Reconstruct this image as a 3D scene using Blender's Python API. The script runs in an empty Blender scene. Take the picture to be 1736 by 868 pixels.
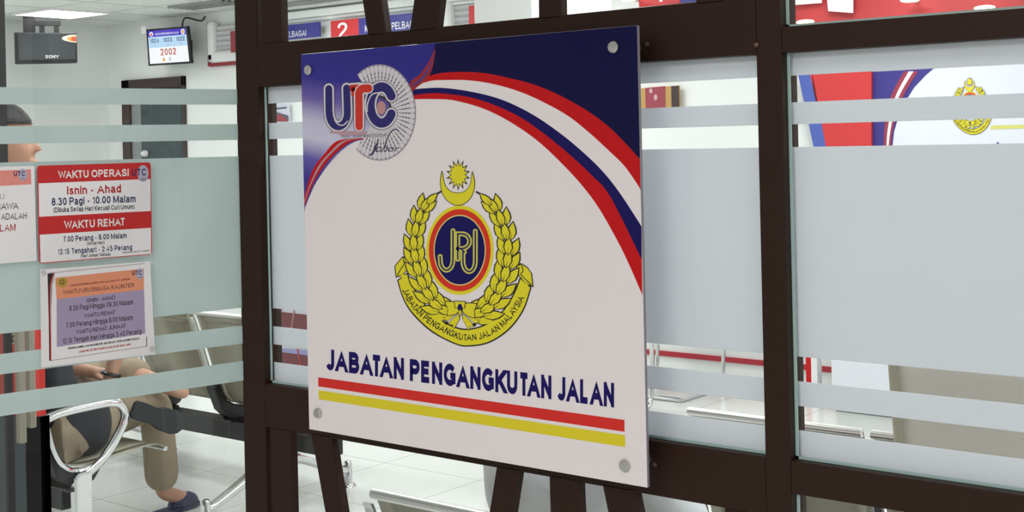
import bpy, bmesh, math, random
from mathutils import Vector, Matrix, Quaternion
random.seed(7)
C = bpy.context.scene.collection
# ------------------------------------------------------------------ camera
FPX, YAW, ROLL, CYP = 2250.0, 0.678116, 0.022233, 240.96
CAM = Vector((0.0, -1.44371, 1.55))
FW = Vector((-math.sin(YAW), math.cos(YAW), 0)); RT = Vector((math.cos(YAW), math.sin(YAW), 0)); UP = Vector((0, 0, 1))
cd = bpy.data.cameras.new('camera'); cam = bpy.data.objects.new('camera', cd); C.objects.link(cam)
cd.sensor_fit = 'HORIZONTAL'; cd.sensor_width = 36.0; cd.lens = 36.0*FPX/1736.0
cd.shift_y = -(434.0-CYP)/1736.0; cd.clip_start = 0.05; cd.clip_end = 100
# roll: image content turns clockwise-negative (horizon rises to the right)
r_ = ROLL
rx = RT*math.cos(r_) - UP*math.sin(r_)
ux = RT*math.sin(r_) + UP*math.cos(r_)
M = Matrix((rx, ux, -FW)).transposed().to_4x4(); M.translation = CAM
cam.matrix_world = M
# the shift acts along the rolled axes, the principal point stays at (868 , CYP)
bpy.context.scene.camera = cam
# ------------------------------------------------------------------ world, lights, exposure
vs = bpy.context.scene.view_settings
vs.view_transform = 'Standard'; vs.look = 'None'; vs.gamma = 1.0; vs.use_curve_mapping = False; vs.exposure = 0.0
W = bpy.data.worlds.new('world'); bpy.context.scene.world = W; W.use_nodes = True
W.node_tree.nodes['Background'].inputs[0].default_value = (1.0, 0.97, 0.96, 1)
W.node_tree.nodes['Background'].inputs[1].default_value = 0.55

def area(name, loc, size, power, col=(1, 1, 1), rot=(0, 0, 0), sy=None):
    l = bpy.data.lights.new(name, 'AREA'); l.energy = power; l.color = col; l.size = size
    if sy: l.shape = 'RECTANGLE'; l.size_y = sy
    o = bpy.data.objects.new(name, l); C.objects.link(o); o.location = loc; o.rotation_euler = rot
    return o
# office ceiling panels (those outside the frame) and the corridor's ceiling light
for ix in range(6):
    for iy in range(3):
        if ix == 0 and iy == 2: continue
        area('office_ceiling_lamp', (-9.6+2.2*ix, 1.1+1.95*iy, 2.72), 0.6, 26 if ix == 0 else 18, (0.98, 1.0, 1.0))
area('corridor_ceiling_lamp', (-0.6, -3.4, 2.70), 1.6, 98, (1.0, 0.95, 0.94))

# ------------------------------------------------------------------ helpers
def lin(c):
    c = c/255.0
    return c/12.92 if c <= 0.04045 else ((c+0.055)/1.055)**2.4
MATS = {}
def mat(name, rgb, rough=0.5, metal=0.0, spec=0.5, noise=0.0, nscale=40, bump=0.0, coat=0.0):
    if name in MATS: return MATS[name]
    m = bpy.data.materials.new(name); m.use_nodes = True; nt = m.node_tree; b = nt.nodes['Principled BSDF']
    col = tuple(lin(v) for v in rgb)+(1,)
    b.inputs['Base Color'].default_value = col; b.inputs['Roughness'].default_value = rough
    b.inputs['Metallic'].default_value = metal; b.inputs['Specular IOR Level'].default_value = spec
    b.inputs['Coat Weight'].default_value = coat
    if noise or bump:
        tc = nt.nodes.new('ShaderNodeTexCoord'); n = nt.nodes.new('ShaderNodeTexNoise'); n.inputs['Scale'].default_value = nscale
        n.inputs['Detail'].default_value = 4
        nt.links.new(tc.outputs['Object'], n.inputs['Vector'])
        if noise:
            mx = nt.nodes.new('ShaderNodeMix'); mx.data_type = 'RGBA'
            mx.inputs['A'].default_value = tuple(v*(1-noise) for v in col[:3])+(1,)
            mx.inputs['B'].default_value = tuple(min(1, v*(1+noise)) for v in col[:3])+(1,)
            nt.links.new(n.outputs['Fac'], mx.inputs['Factor']); nt.links.new(mx.outputs['Result'], b.inputs['Base Color'])
        if bump:
            bp = nt.nodes.new('ShaderNodeBump'); bp.inputs['Strength'].default_value = bump; bp.inputs['Distance'].default_value = 0.01
            nt.links.new(n.outputs['Fac'], bp.inputs['Height']); nt.links.new(bp.outputs['Normal'], b.inputs['Normal'])
    MATS[name] = m
    return m
def emit(name, rgb, s):
    if name in MATS: return MATS[name]
    m = bpy.data.materials.new(name); m.use_nodes = True; b = m.node_tree.nodes['Principled BSDF']
    b.inputs['Base Color'].default_value = (0.02, 0.02, 0.02, 1)
    b.inputs['Emission Color'].default_value = tuple(lin(v) for v in rgb)+(1,); b.inputs['Emission Strength'].default_value = s
    MATS[name] = m; return m
def glass(name, tint):
    m = bpy.data.materials.new(name); m.use_nodes = True; nt = m.node_tree; nt.nodes.clear()
    o = nt.nodes.new('ShaderNodeOutputMaterial'); t = nt.nodes.new('ShaderNodeBsdfTransparent'); t.inputs[0].default_value = tint+(1,)
    g = nt.nodes.new('ShaderNodeBsdfGlossy'); g.inputs['Roughness'].default_value = 0.0
    f = nt.nodes.new('ShaderNodeFresnel'); f.inputs[0].default_value = 1.45; x = nt.nodes.new('ShaderNodeMixShader')
    gg = nt.nodes.new('ShaderNodeNewGeometry'); iv = nt.nodes.new('ShaderNodeMath'); iv.operation = 'SUBTRACT'; iv.inputs[0].default_value = 1.0
    nt.links.new(gg.outputs['Backfacing'], iv.inputs[1]); ml = nt.nodes.new('ShaderNodeMath'); ml.operation = 'MULTIPLY'
    nt.links.new(f.outputs[0], ml.inputs[0]); nt.links.new(iv.outputs[0], ml.inputs[1])
    nt.links.new(ml.outputs[0], x.inputs[0]); nt.links.new(t.outputs[0], x.inputs[1]); nt.links.new(g.outputs[0], x.inputs[2])
    nt.links.new(x.outputs[0], o.inputs[0]); return m
def frosted(name, rgb, tr):
    m = bpy.data.materials.new(name); m.use_nodes = True; nt = m.node_tree; nt.nodes.clear()
    o = nt.nodes.new('ShaderNodeOutputMaterial'); d = nt.nodes.new('ShaderNodeBsdfDiffuse'); t = nt.nodes.new('ShaderNodeBsdfTranslucent')
    c = tuple(lin(v) for v in rgb)+(1,)
    d.inputs[0].default_value = c; t.inputs[0].default_value = c
    x = nt.nodes.new('ShaderNodeMixShader'); x.inputs[0].default_value = tr
    nt.links.new(d.outputs[0], x.inputs[1]); nt.links.new(t.outputs[0], x.inputs[2])
    nt.links.new(x.outputs[0], o.inputs[0]); return m

def wloc(o):
    v = Vector((0, 0, 0))
    while o is not None: v = v + o.location; o = o.parent
    return v
class MB:
    def __init__(s): s.v = []; s.f = []; s.m = []
    def add(s, vs, fs, mi=0):
        n = len(s.v); s.v += [Vector(p) for p in vs]
        for f in fs: s.f.append([n+i for i in f]); s.m.append(mi)
        return s
    def box(s, x0, x1, y0, y1, z0, z1, mi=0):
        p = [(x, y, z) for z in (z0, z1) for y in (y0, y1) for x in (x0, x1)]
        return s.add(p, [(0, 2, 3, 1), (4, 5, 7, 6), (0, 1, 5, 4), (2, 6, 7, 3), (0, 4, 6, 2), (1, 3, 7, 5)], mi)
    def obox(s, c, ax, ay, az, mi=0):      # centre, three half-axis vectors
        c = Vector(c); p = [c+Vector(ax)*i+Vector(ay)*j+Vector(az)*k for k in (-1, 1) for j in (-1, 1) for i in (-1, 1)]
        return s.add(p, [(0, 2, 3, 1), (4, 5, 7, 6), (0, 1, 5, 4), (2, 6, 7, 3), (0, 4, 6, 2), (1, 3, 7, 5)], mi)
    def prism(s, poly, d, mi=0):           # polygon of 3D points swept by vector d
        n = len(poly); P = [Vector(p) for p in poly]; d = Vector(d)
        return s.add(P+[p+d for p in P], [tuple(range(n))[::-1], tuple(range(n, 2*n))]+[(i, (i+1) % n, n+(i+1) % n, n+i) for i in range(n)], mi)
    def poly(s, pts, mi=0): return s.add(pts, [tuple(range(len(pts)))], mi)
    def tube(s, path, r, n=12, closed=False, mi=0, cap=True, sx=1.0):
        P = [Vector(p) for p in path]; N = len(P); base = len(s.v); up = None
        for i, p in enumerate(P):
            a = P[(i-1) % N] if (closed or i > 0) else p; b = P[(i+1) % N] if (closed or i < N-1) else p
            t = (b-a).normalized()
            if up is None: up = t.orthogonal().normalized()
            up = (up-t*up.dot(t)); up = up.normalized() if up.length > 1e-6 else t.orthogonal().normalized()
            w = t.cross(up); rr = r[i] if isinstance(r, (list, tuple)) else r
            for k in range(n):
                q = 2*math.pi*k/n; s.v.append(p+up*math.cos(q)*rr*sx+w*math.sin(q)*rr)
        for i in range(N if closed else N-1):
            j = (i+1) % N
            for k in range(n):
                s.f.append([base+i*n+k, base+i*n+(k+1) % n, base+j*n+(k+1) % n, base+j*n+k]); s.m.append(mi)
        if cap and not closed:
            s.f.append([base+k for k in range(n)][::-1]); s.m.append(mi); s.f.append([base+(N-1)*n+k for k in range(n)]); s.m.append(mi)
        return s
    def lathe(s, c, axis, prof, n=24, mi=0):     # prof: (r, h) along axis
        c = Vector(c); a = Vector(axis).normalized(); u = a.orthogonal().normalized(); w = a.cross(u); base = len(s.v); N = len(prof)
        for r, h in prof:
            for k in range(n):
                q = 2*math.pi*k/n; s.v.append(c+a*h+(u*math.cos(q)+w*math.sin(q))*r)
        for i in range(N-1):
            for k in range(n):
                s.f.append([base+i*n+k, base+i*n+(k+1) % n, base+(i+1)*n+(k+1) % n, base+(i+1)*n+k]); s.m.append(mi)
        s.f.append([base+k for k in range(n)][::-1]); s.m.append(mi); s.f.append([base+(N-1)*n+k for k in range(n)]); s.m.append(mi)
        return s
    def build(s, name, mats, parent=None, smooth=False, bevel=0.0, fix=True):
        me = bpy.data.meshes.new(name); off = wloc(parent) if parent else Vector((0, 0, 0))
        if parent is None and s.v:
            off = Vector((sum(v.x for v in s.v)/len(s.v), sum(v.y for v in s.v)/len(s.v), min(v.z for v in s.v)))
        me.from_pydata([v-off for v in s.v], [], s.f)
        if not isinstance(mats, (list, tuple)): mats = [mats]
        for m in mats: me.materials.append(m)
        for p, mi in zip(me.polygons, s.m): p.material_index = mi; p.use_smooth = smooth
        if fix:
            bm = bmesh.new(); bm.from_mesh(me); bmesh.ops.recalc_face_normals(bm, faces=bm.faces); bm.to_mesh(me); bm.free()
        o = bpy.data.objects.new(name, me); C.objects.link(o)
        if parent: o.parent = parent
        else: o.location = off
        if bevel:
            b = o.modifiers.new('bevel', 'BEVEL'); b.width = bevel; b.segments = 2; b.limit_method = 'ANGLE'
        if smooth and bevel == 0:
            try: me.set_sharp_from_angle(angle=math.radians(40))
            except Exception: pass
        return o
def tag(o, label=None, cat=None, group=None, kind=None):
    if label: o['label'] = label
    if cat: o['category'] = cat
    if group: o['group'] = group
    if kind: o['kind'] = kind
    return o
def empty(name, loc, label=None, cat=None, group=None, kind=None):
    o = bpy.data.objects.new(name, None); C.objects.link(o); o.location = loc; o.empty_display_size = 0.1
    return tag(o, label, cat, group, kind)
def copy_tree(o, parent=None):
    c = o.copy(); C.objects.link(c)
    if parent: c.parent = parent
    for ch in list(o.children): copy_tree(ch, c)
    return c
# rays of the photograph meeting real planes of the place (1736 x 868 frame)
def ray(px, py):
    X = px-868.0; Y = py-CYP; c, s = math.cos(ROLL), math.sin(ROLL)
    return FW+RT*((c*X-s*Y)/FPX)-UP*((s*X+c*Y)/FPX)
def on(px, py, y=None, x=None, z=None):
    d = ray(px, py)
    t = (y-CAM.y)/d.y if y is not None else (x-CAM.x)/d.x if x is not None else (z-CAM.z)/d.z
    return CAM+d*t
def onplane(px, py, p0, n):
    d = ray(px, py); return CAM+d*((p0-CAM).dot(n)/d.dot(n))
def smoothline(P, n=8):
    out = []
    for i in range(len(P)-1):
        p0 = P[max(i-1, 0)]; p1 = P[i]; p2 = P[i+1]; p3 = P[min(i+2, len(P)-1)]
        for j in range(n):
            t = j/n
            out.append(tuple(0.5*((2*b)+(-a+c)*t+(2*a-5*b+4*c-d)*t*t+(-a+3*b-3*c+d)*t**3) for a, b, c, d in zip(p0, p1, p2, p3)))
    out.append(tuple(P[-1])); return out
def arc(cx, cy, rx, ry, a0, a1, n=12): return [(cx+rx*math.cos(math.radians(a0+(a1-a0)*i/n)), cy+ry*math.sin(math.radians(a0+(a1-a0)*i/n))) for i in range(n+1)]

# a plain sans-serif alphabet as centre lines, capitals one unit high
def strip(P, w):
    n = len(P); closed = n > 3 and math.hypot(P[0][0]-P[-1][0], P[0][1]-P[-1][1]) < 1e-6; L, R = [], []
    for i in range(n):
        a = P[i-1] if i > 0 else (P[-2] if closed else None); c = P[i+1] if i < n-1 else (P[1] if closed else None)
        t0 = (P[i][0]-a[0], P[i][1]-a[1]) if a else None; t1 = (c[0]-P[i][0], c[1]-P[i][1]) if c else None
        u = [(t[0]/(math.hypot(*t) or 1), t[1]/(math.hypot(*t) or 1)) for t in (t0 or t1, t1 or t0)]
        nx, ny = -(u[0][1]+u[1][1]), u[0][0]+u[1][0]; m = math.hypot(nx, ny) or 1; nx /= m; ny /= m
        f = min(1.0/max(0.2, abs(nx*-u[0][1]+ny*u[0][0])), 1.45)*w
        L.append((P[i][0]+nx*f, P[i][1]+ny*f)); R.append((P[i][0]-nx*f, P[i][1]-ny*f))
    return L, R
def _a(cx, cy, rx, ry, a0, a1, n=10): return [(cx+rx*math.cos(math.radians(a0+(a1-a0)*i/n)), cy+ry*math.sin(math.radians(a0+(a1-a0)*i/n))) for i in range(n+1)]
def _s(P): return smoothline(P, 4)
SHAPES = {
 'A': (.80, [[(0, 0), (.4, 1), (.8, 0)], [(.14, .32), (.66, .32)]]),
 'B': (.66, [[(0, 0), (0, 1), (.38, 1)]+_a(.38, .765, .22, .235, 80, -90, 8)+[(.02, .53)], [(.38, .53)]+_a(.40, .265, .26, .265, 80, -80, 8)+[(.38, 0), (.02, 0)]]),
 'C': (.76, [_a(.42, .5, .42, .5, 38, 322, 16)]), 'D': (.72, [[(0, 0), (0, 1), (.30, 1)]+_a(.30, .5, .42, .5, 85, -85, 12)+[(.30, 0), (0.02, 0)]]),
 'E': (.58, [[(.58, 1), (0, 1), (0, 0), (.60, 0)], [(0, .52), (.54, .52)]]), 'F': (.55, [[(.56, 1), (0, 1), (0, 0)], [(0, .5), (.48, .5)]]),
 'G': (.80, [_a(.42, .5, .42, .5, 38, 310, 16)+[(.80, .14), (.80, .46), (.46, .46)]]), 'H': (.66, [[(0, 0), (0, 1)], [(.66, 0), (.66, 1)], [(0, .53), (.66, .53)]]),
 'I': (.0, [[(0, 0), (0, 1)]]), 'J': (.46, [[(.46, 1), (.46, .26)]+_a(.23, .24, .23, .24, -10, -165, 8)]),
 'K': (.68, [[(0, 0), (0, 1)], [(.64, 1), (0, .36)], [(.22, .58), (.68, 0)]]), 'L': (.54, [[(0, 1), (0, 0), (.54, 0)]]),
 'M': (.82, [[(0, 0), (0, 1)], [(0.02, .98), (.41, .04), (.80, .98)], [(.82, 1), (.82, 0)]]), 'N': (.66, [[(0, 0), (0, 1)], [(0.02, .97), (.64, .03)], [(.66, 0), (.66, 1)]]),
 'O': (.86, [_a(.43, .5, .43, .5, 90, 450, 20)]), 'P': (.62, [[(0, 0), (0, 1), (.36, 1)]+_a(.36, .72, .26, .28, 80, -80, 8)+[(.36, .44), (.02, .44)]]),
 'R': (.68, [[(0, 0), (0, 1), (.38, 1)]+_a(.38, .73, .26, .27, 80, -80, 8)+[(.38, .46), (.02, .46)], [(.34, .44), (.68, 0)]]),
 'S': (.64, [_s([(.60, .74), (.52, .94), (.32, 1), (.10, .93), (.04, .75), (.14, .60), (.34, .52), (.54, .43), (.63, .27), (.55, .07), (.32, 0), (.10, .06), (0, .27)])]),
 'T': (.66, [[(0, 1), (.66, 1)], [(.33, 1), (.33, 0)]]), 'U': (.66, [[(0, 1), (0, .32)]+_a(.33, .33, .33, .33, 190, 350, 10)+[(.66, .32), (.66, 1)]]),
 'V': (.74, [[(0, 1), (.37, 0), (.74, 1)]]), 'W': (1.08, [[(0, 1), (.27, 0), (.54, .95), (.81, 0), (1.08, 1)]]), 'X': (.7, [[(0, 0), (.7, 1)], [(0, 1), (.7, 0)]]),
 'Y': (.74, [[(0, 1), (.37, .44), (.74, 1)], [(.37, .46), (.37, 0)]]), 'Z': (.6, [[(0, 1), (.6, 1), (0, 0), (.62, 0)]]),
 '0': (.50, [_a(.25, .5, .25, .5, 90, 450, 16)]), '1': (.24, [[(0, .76), (.16, .86), (.24, 1), (.24, 0)]]),
 '2': (.52, [_s([(.02, .70), (.08, .92), (.26, 1), (.44, .92), (.50, .72), (.40, .50), (.16, .22)])+[(.02, 0), (.54, 0)]]),
 '3': (.52, [_s([(.02, .76), (.10, .94), (.26, 1), (.42, .92), (.46, .76), (.38, .58), (.20, .53)]), _s([(.20, .53), (.40, .48), (.50, .30), (.42, .08), (.25, 0), (.08, .07), (0, .25)])]),
 '4': (.56, [[(.42, 0), (.42, 1), (0, .26), (.56, .26)]]), '5': (.52, [[(.48, 1), (.12, 1), (.06, .50)]+_s([(.14, .58), (.28, .62), (.46, .52), (.51, .32), (.42, .08), (.24, 0), (.08, .06), (0, .24)])]),
 '6': (.52, [_s([(.49, .78), (.42, .94), (.27, 1), (.10, .88), (.02, .55), (.03, .28), (.12, .06), (.27, 0), (.44, .08), (.51, .31), (.43, .54), (.27, .61), (.12, .52), (.04, .36)])]),
 '7': (.50, [[(0, 1), (.50, 1)]+_s([(.46, .94), (.28, .58), (.17, 0)])]), '8': (.50, [_a(.25, .765, .21, .235, -90, 270, 14), _a(.25, .265, .25, .265, 90, 450, 14)]),
 '9': (.50, [_s([(.02, .22), (.09, .06), (.23, 0), (.40, .12), (.48, .45), (.47, .72), (.38, .94), (.23, 1), (.06, .92), (-.01, .69), (.07, .46), (.23, .39), (.38, .48), (.46, .64)])]),
 'a': (.48, [_s([(.03, .54), (.10, .68), (.25, .72), (.40, .66), (.44, .50)])+[(.44, .12), (.50, 0)], _s([(.44, .42), (.20, .37), (.03, .27), (.02, .10), (.14, 0), (.30, .03), (.44, .18)])]),
 'b': (.48, [[(0, 1), (0, 0)], _a(.24, .36, .24, .36, 160, -160, 14)]), 'c': (.44, [_a(.24, .36, .24, .36, 40, 320, 12)]), 'd': (.48, [[(.48, 1), (.48, 0)], _a(.24, .36, .24, .36, 20, 340, 14)]),
 'e': (.50, [[(.02, .38), (.48, .38)]+_a(.25, .36, .25, .36, 10, 318, 14)]), 'g': (.48, [[(.48, .72), (.48, -.02)]+_a(.25, -.06, .23, .22, 0, -155, 8), _a(.24, .37, .24, .35, 20, 340, 14)]),
 'h': (.46, [[(0, 1), (0, 0)], [(0, .46)]+_a(.23, .45, .23, .27, 165, 5, 8)+[(.46, .40), (.46, 0)]]), 'i': (0, [[(0, 0), (0, .72)], [(0, .87), (0, 1)]]), 'j': (.14, [[(.14, .72), (.14, -.14)]+_a(.02, -.16, .12, .12, -20, -100, 4), [(.14, .87), (.14, 1)]]),
 'k': (.46, [[(0, 0), (0, 1)], [(.43, .72), (0, .26)], [(.16, .42), (.46, 0)]]), 'l': (0, [[(0, 0), (0, 1)]]),
 'm': (.76, [[(0, 0), (0, .72)], [(0, .48)]+_a(.19, .48, .19, .24, 165, 5, 8)+[(.38, .42), (.38, 0)], [(.38, .48)]+_a(.57, .48, .19, .24, 165, 5, 8)+[(.76, .42), (.76, 0)]]),
 'n': (.46, [[(0, 0), (0, .72)], [(0, .46)]+_a(.23, .45, .23, .27, 165, 5, 8)+[(.46, .40), (.46, 0)]]), 'o': (.50, [_a(.25, .36, .25, .36, 90, 450, 16)]),
 'p': (.48, [[(0, .72), (0, -.27)], _a(.24, .36, .24, .36, 160, -160, 14)]), 'r': (.26, [[(0, 0), (0, .72)], [(0, .44)]+_a(.22, .46, .22, .26, 165, 75, 5)]),
 's': (.42, [_s([(.39, .54), (.32, .68), (.20, .72), (.06, .66), (.04, .52), (.14, .42), (.30, .33), (.40, .22), (.34, .05), (.20, 0), (.06, .05), (0, .20)])]),
 't': (.24, [[(.10, .92), (.10, .14), (.16, .02), (.26, .01)], [(0, .70), (.25, .70)]]), 'u': (.46, [[(.46, .72), (.46, 0)], [(0, .72), (0, .30)]+_a(.22, .28, .22, .28, 190, 340, 8)+[(.46, .26)]]),
 '.': (0.02, [[(0.01, -.04), (0.01, .13)]]), ':': (0.02, [[(.01, -.04), (.01, .13)], [(.01, .55), (.01, .72)]]), '-': (.28, [[(0, .36), (.28, .36)]]),
 '(': (.18, [_a(.40, .38, .40, .66, 115, 245, 8)]), ')': (.18, [_a(-.22, .38, .40, .66, 65, -65, 8)])}
LINES = {}
KERN = {'TA': -.24, 'AT': -.24, 'LT': -.2, 'LA': 0.0, 'PA': -.12, 'WA': -.14, 'AW': -.14, 'YS': -.05, 'AY': -.2, 'LAY': 0, 'KU': -.02, 'RT': -.06, 'KT': -.1, 'TU': 0, 'Ta': -.1, 'Te': -.1, 'Pa': -.04, 'Pe': -.04, 'FA': -.12}
def set_line(t, th):
    """strips of a line of lettering: u runs 0..1 over the line, v 0..1 from the baseline to the cap height"""
    key = (t, round(th, 3))
    if key in LINES: return LINES[key]
    x = 0.0; P = []; prev = ' '
    for ch in t:
        if ch == ' ': x += 0.26+th*0.5; prev = ch; continue
        x += KERN.get(prev+ch, 0.0); w, ss = SHAPES[ch]; prev = ch
        for j, st in enumerate(ss): P.append(([(x+a, b) for a, b in st], j))
        x += w+0.13+th*1.02
    x0 = min(a for p, j in P for a, b in p); x1 = max(a for p, j in P for a, b in p); tot = x1-x0+th; out = []
    for p, j in P:
        Q = [(a-x0+th/2, b*(1.0-th)+th/2) for a, b in p]; L, R = strip(Q, th/2)
        if math.hypot(Q[0][0]-Q[-1][0], Q[0][1]-Q[-1][1]) > 1e-6:
            for e, nb in ((0, 1), (-1, -2)):          # upright ends run out to the line and are cut level
                dx, dy = Q[e][0]-Q[nb][0], Q[e][1]-Q[nb][1]; m = math.hypot(dx, dy) or 1; dx /= m; dy /= m
                if abs(dy) > 0.55 and min(abs(p[e][1]-z) for z in (0, 1, 0.72)) < 0.001:
                    yy = Q[e][1]+math.copysign(th/2, dy); cx = Q[e][0]+dx/dy*(yy-Q[e][1]); h = (th/2)/abs(dy)
                    sg = 1 if L[e][0] > R[e][0] else -1
                    L[e] = (cx+sg*h, yy); R[e] = (cx-sg*h, yy)
        if min(b for a, b in p) >= 0 and max(b for a, b in p) <= 1: L = [(a, min(max(b, 0), 1)) for a, b in L]; R = [(a, min(max(b, 0), 1)) for a, b in R]
        out.append(([(a/tot, b) for a, b in L], [(a/tot, b) for a, b in R], j))
    LINES[key] = out; return out
# flat printing on a surface: a map from drawing coordinates to 3D plus a lift for each ink layer
TXT = {}
def text_mesh(t, bold=0.0, shear=0.0):
    k = (t, bold, shear)
    if k in TXT: return TXT[k]
    cu = bpy.data.curves.new('t', 'FONT'); cu.body = t; cu.size = 1; cu.offset = bold; cu.shear = shear; cu.resolution_u = 3
    o = bpy.data.objects.new('t', cu); C.objects.link(o); bpy.context.view_layer.update()
    me = bpy.data.meshes.new_from_object(o.evaluated_get(bpy.context.evaluated_depsgraph_get()))
    vs = [(v.co.x, v.co.y) for v in me.vertices]; fs = [tuple(p.vertices) for p in me.polygons]
    bpy.data.objects.remove(o); bpy.data.curves.remove(cu); bpy.data.meshes.remove(me)
    x0 = min(v[0] for v in vs); x1 = max(v[0] for v in vs); y0 = min(v[1] for v in vs); y1 = max(v[1] for v in vs)
    TXT[k] = ([((a-x0)/(x1-x0), (b-y0)/(y1-y0)) for a, b in vs], fs)
    return TXT[k]
class Ink:
    """collects flat shapes drawn on one surface"""
    def __init__(s, to3d, lift): s.t = to3d; s.l = lift; s.mb = MB()
    def poly(s, pts, k=1.0, mi=0):
        s.mb.poly([s.t(*p)+s.l*k for p in pts], mi); return s
    def ell(s, cx, cy, rx, ry, k=1.0, mi=0, n=48): return s.poly([(cx+rx*math.cos(2*math.pi*i/n), cy+ry*math.sin(2*math.pi*i/n)) for i in range(n)], k, mi)
    def band(s, A, B, k=1.0, mi=0):
        n = len(s.mb.v); P = [s.t(*p)+s.l*k for p in A]; Q = [s.t(*p)+s.l*k for p in B]
        s.mb.add(P+Q, [(i, i+1, len(P)+i+1, len(P)+i) for i in range(len(P)-1)], mi); return s
    def stroke(s, path, w, k=1.0, mi=0, asp=1.0):
        """round-ended line as one strip, so that no two of its faces lie on each other"""
        P = [(p[0]/asp, p[1]) for p in path]; L, R = strip(P, w)
        d0 = math.atan2(P[0][1]-P[1][1], P[0][0]-P[1][0]); d1 = math.atan2(P[-1][1]-P[-2][1], P[-1][0]-P[-2][0])
        un = lambda Q: [(x*asp, y) for x, y in Q]
        s.band(un(L), un(R), k, mi)
        for c, d in ((P[0], d0), (P[-1], d1)): s.poly(un([(c[0]+w*math.cos(d-math.pi/2+math.pi*i/10), c[1]+w*math.sin(d-math.pi/2+math.pi*i/10)) for i in range(11)]), k, mi)
        return s
    def text(s, t, q, k=1.0, mi=0, bold=0.0, shear=0.0):      # q = TL, TR, BR, BL of the capitals
        tl, tr, br, bl = q
        def put(u, v):
            a = (tl[0]+(tr[0]-tl[0])*u, tl[1]+(tr[1]-tl[1])*u); b = (bl[0]+(br[0]-bl[0])*u, bl[1]+(br[1]-bl[1])*u)
            return b[0]+(a[0]-b[0])*v, b[1]+(a[1]-b[1])*v
        if shear:
            vs, fs = text_mesh(t, 0.0, shear); s.mb.add([s.t(*put(u, v))+s.l*k for u, v in vs], fs, mi); return s
        for L, R, j in set_line(t, 0.115+bold*4.0):
            s.band([put(*p) for p in L], [put(*p) for p in R], k+0.35*j, mi)
        return s
    def build(s, name, mats, parent): return s.mb.build(name, mats, parent, fix=False)
# ------------------------------------------------------------------ materials
FRAME = mat('dark_bronze_frame', (45, 26, 18), 0.5, 0, 0.2, noise=0.08, nscale=300)
WALL = mat('white_wall_paint', (236, 238, 236), 0.8, 0, 0.3, noise=0.02, nscale=3)
CEIL = mat('ceiling_board', (226, 228, 224), 0.9, 0, 0.2, noise=0.03, nscale=60)
CHROME = mat('chrome', (225, 226, 228), 0.12, 1.0)
STEEL = mat('brushed_steel', (172, 168, 152), 0.42, 0.7)
BLACKP = mat('black_painted_steel', (20, 20, 22), 0.4)
BLACK = mat('black_plastic', (22, 22, 24), 0.35)
RED = mat('red_print', (196, 16, 20), 0.45, 0, 0.2)
NAVY = mat('navy_print', (18, 12, 88), 0.45, 0, 0.2)
WHITE = mat('white_print', (238, 236, 236), 0.5)
PAPER = mat('white_paper', (240, 238, 240), 0.7)
INKB = mat('black_ink', (32, 30, 34), 0.6)
INKN = mat('navy_ink', (30, 34, 84), 0.6)
INKR = mat('dark_red_ink', (176, 26, 30), 0.6)
GLASS = glass('clear_glass', (0.975, 0.985, 0.983))
GLASSG = glass('green_glass', (0.90, 0.94, 0.92))
FROST = frosted('frosted_film', (236, 239, 243), 0.5)
FROSTD = frosted('door_frosted_film', (228, 238, 237), 0.5)
BEAD = mat('glass_edge', (176, 205, 200), 0.25, 0, 0.6)
SKIN = mat('skin', (196, 150, 124), 0.5, noise=0.06, nscale=30)
HAIR = mat('black_hair', (24, 22, 22), 0.5, bump=0.4, nscale=160)

# ------------------------------------------------------------------ the room
XL, XR, YB, ZC = -10.95, 3.2, 6.02, 2.75
def structure(name, mb, m, **k):
    return tag(mb.build(name, m, **k), kind='structure')
fl = bpy.data.materials.new('floor_tiles'); fl.use_nodes = True
nt = fl.node_tree; b = nt.nodes['Principled BSDF']; b.inputs['Roughness'].default_value = 0.18; b.inputs['Specular IOR Level'].default_value = 0.5
ge = nt.nodes.new('ShaderNodeNewGeometry'); sp = nt.nodes.new('ShaderNodeSeparateXYZ'); nt.links.new(ge.outputs['Position'], sp.inputs[0])
def math_node(op, a, b2):
    n = nt.nodes.new('ShaderNodeMath'); n.operation = op
    for i, v in enumerate((a, b2)):
        if v is None: continue
        if isinstance(v, (int, float)): n.inputs[i].default_value = v
        else: nt.links.new(v, n.inputs[i])
    return n.outputs[0]
gs = []
for ax, o0 in (('X', 3.97+12), ('Y', 12-3.187)):
    g = math_node('FRACT', math_node('DIVIDE', math_node('ADD', sp.outputs[ax], o0), 0.6), None)
    g = math_node('ABSOLUTE', math_node('SUBTRACT', math_node('FRACT', math_node('ADD', g, 0.5), None), 0.5), None)
    gs.append(math_node('LESS_THAN', g, 0.0045))
gm = math_node('MAXIMUM', gs[0], gs[1])
mx = nt.nodes.new('ShaderNodeMix'); mx.data_type = 'RGBA'; nt.links.new(gm, mx.inputs['Factor'])
mx.inputs['A'].default_value = (0.71, 0.73, 0.70, 1); mx.inputs['B'].default_value = (0.36, 0.36, 0.34, 1)
nt.links.new(mx.outputs['Result'], b.inputs['Base Color'])

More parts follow.
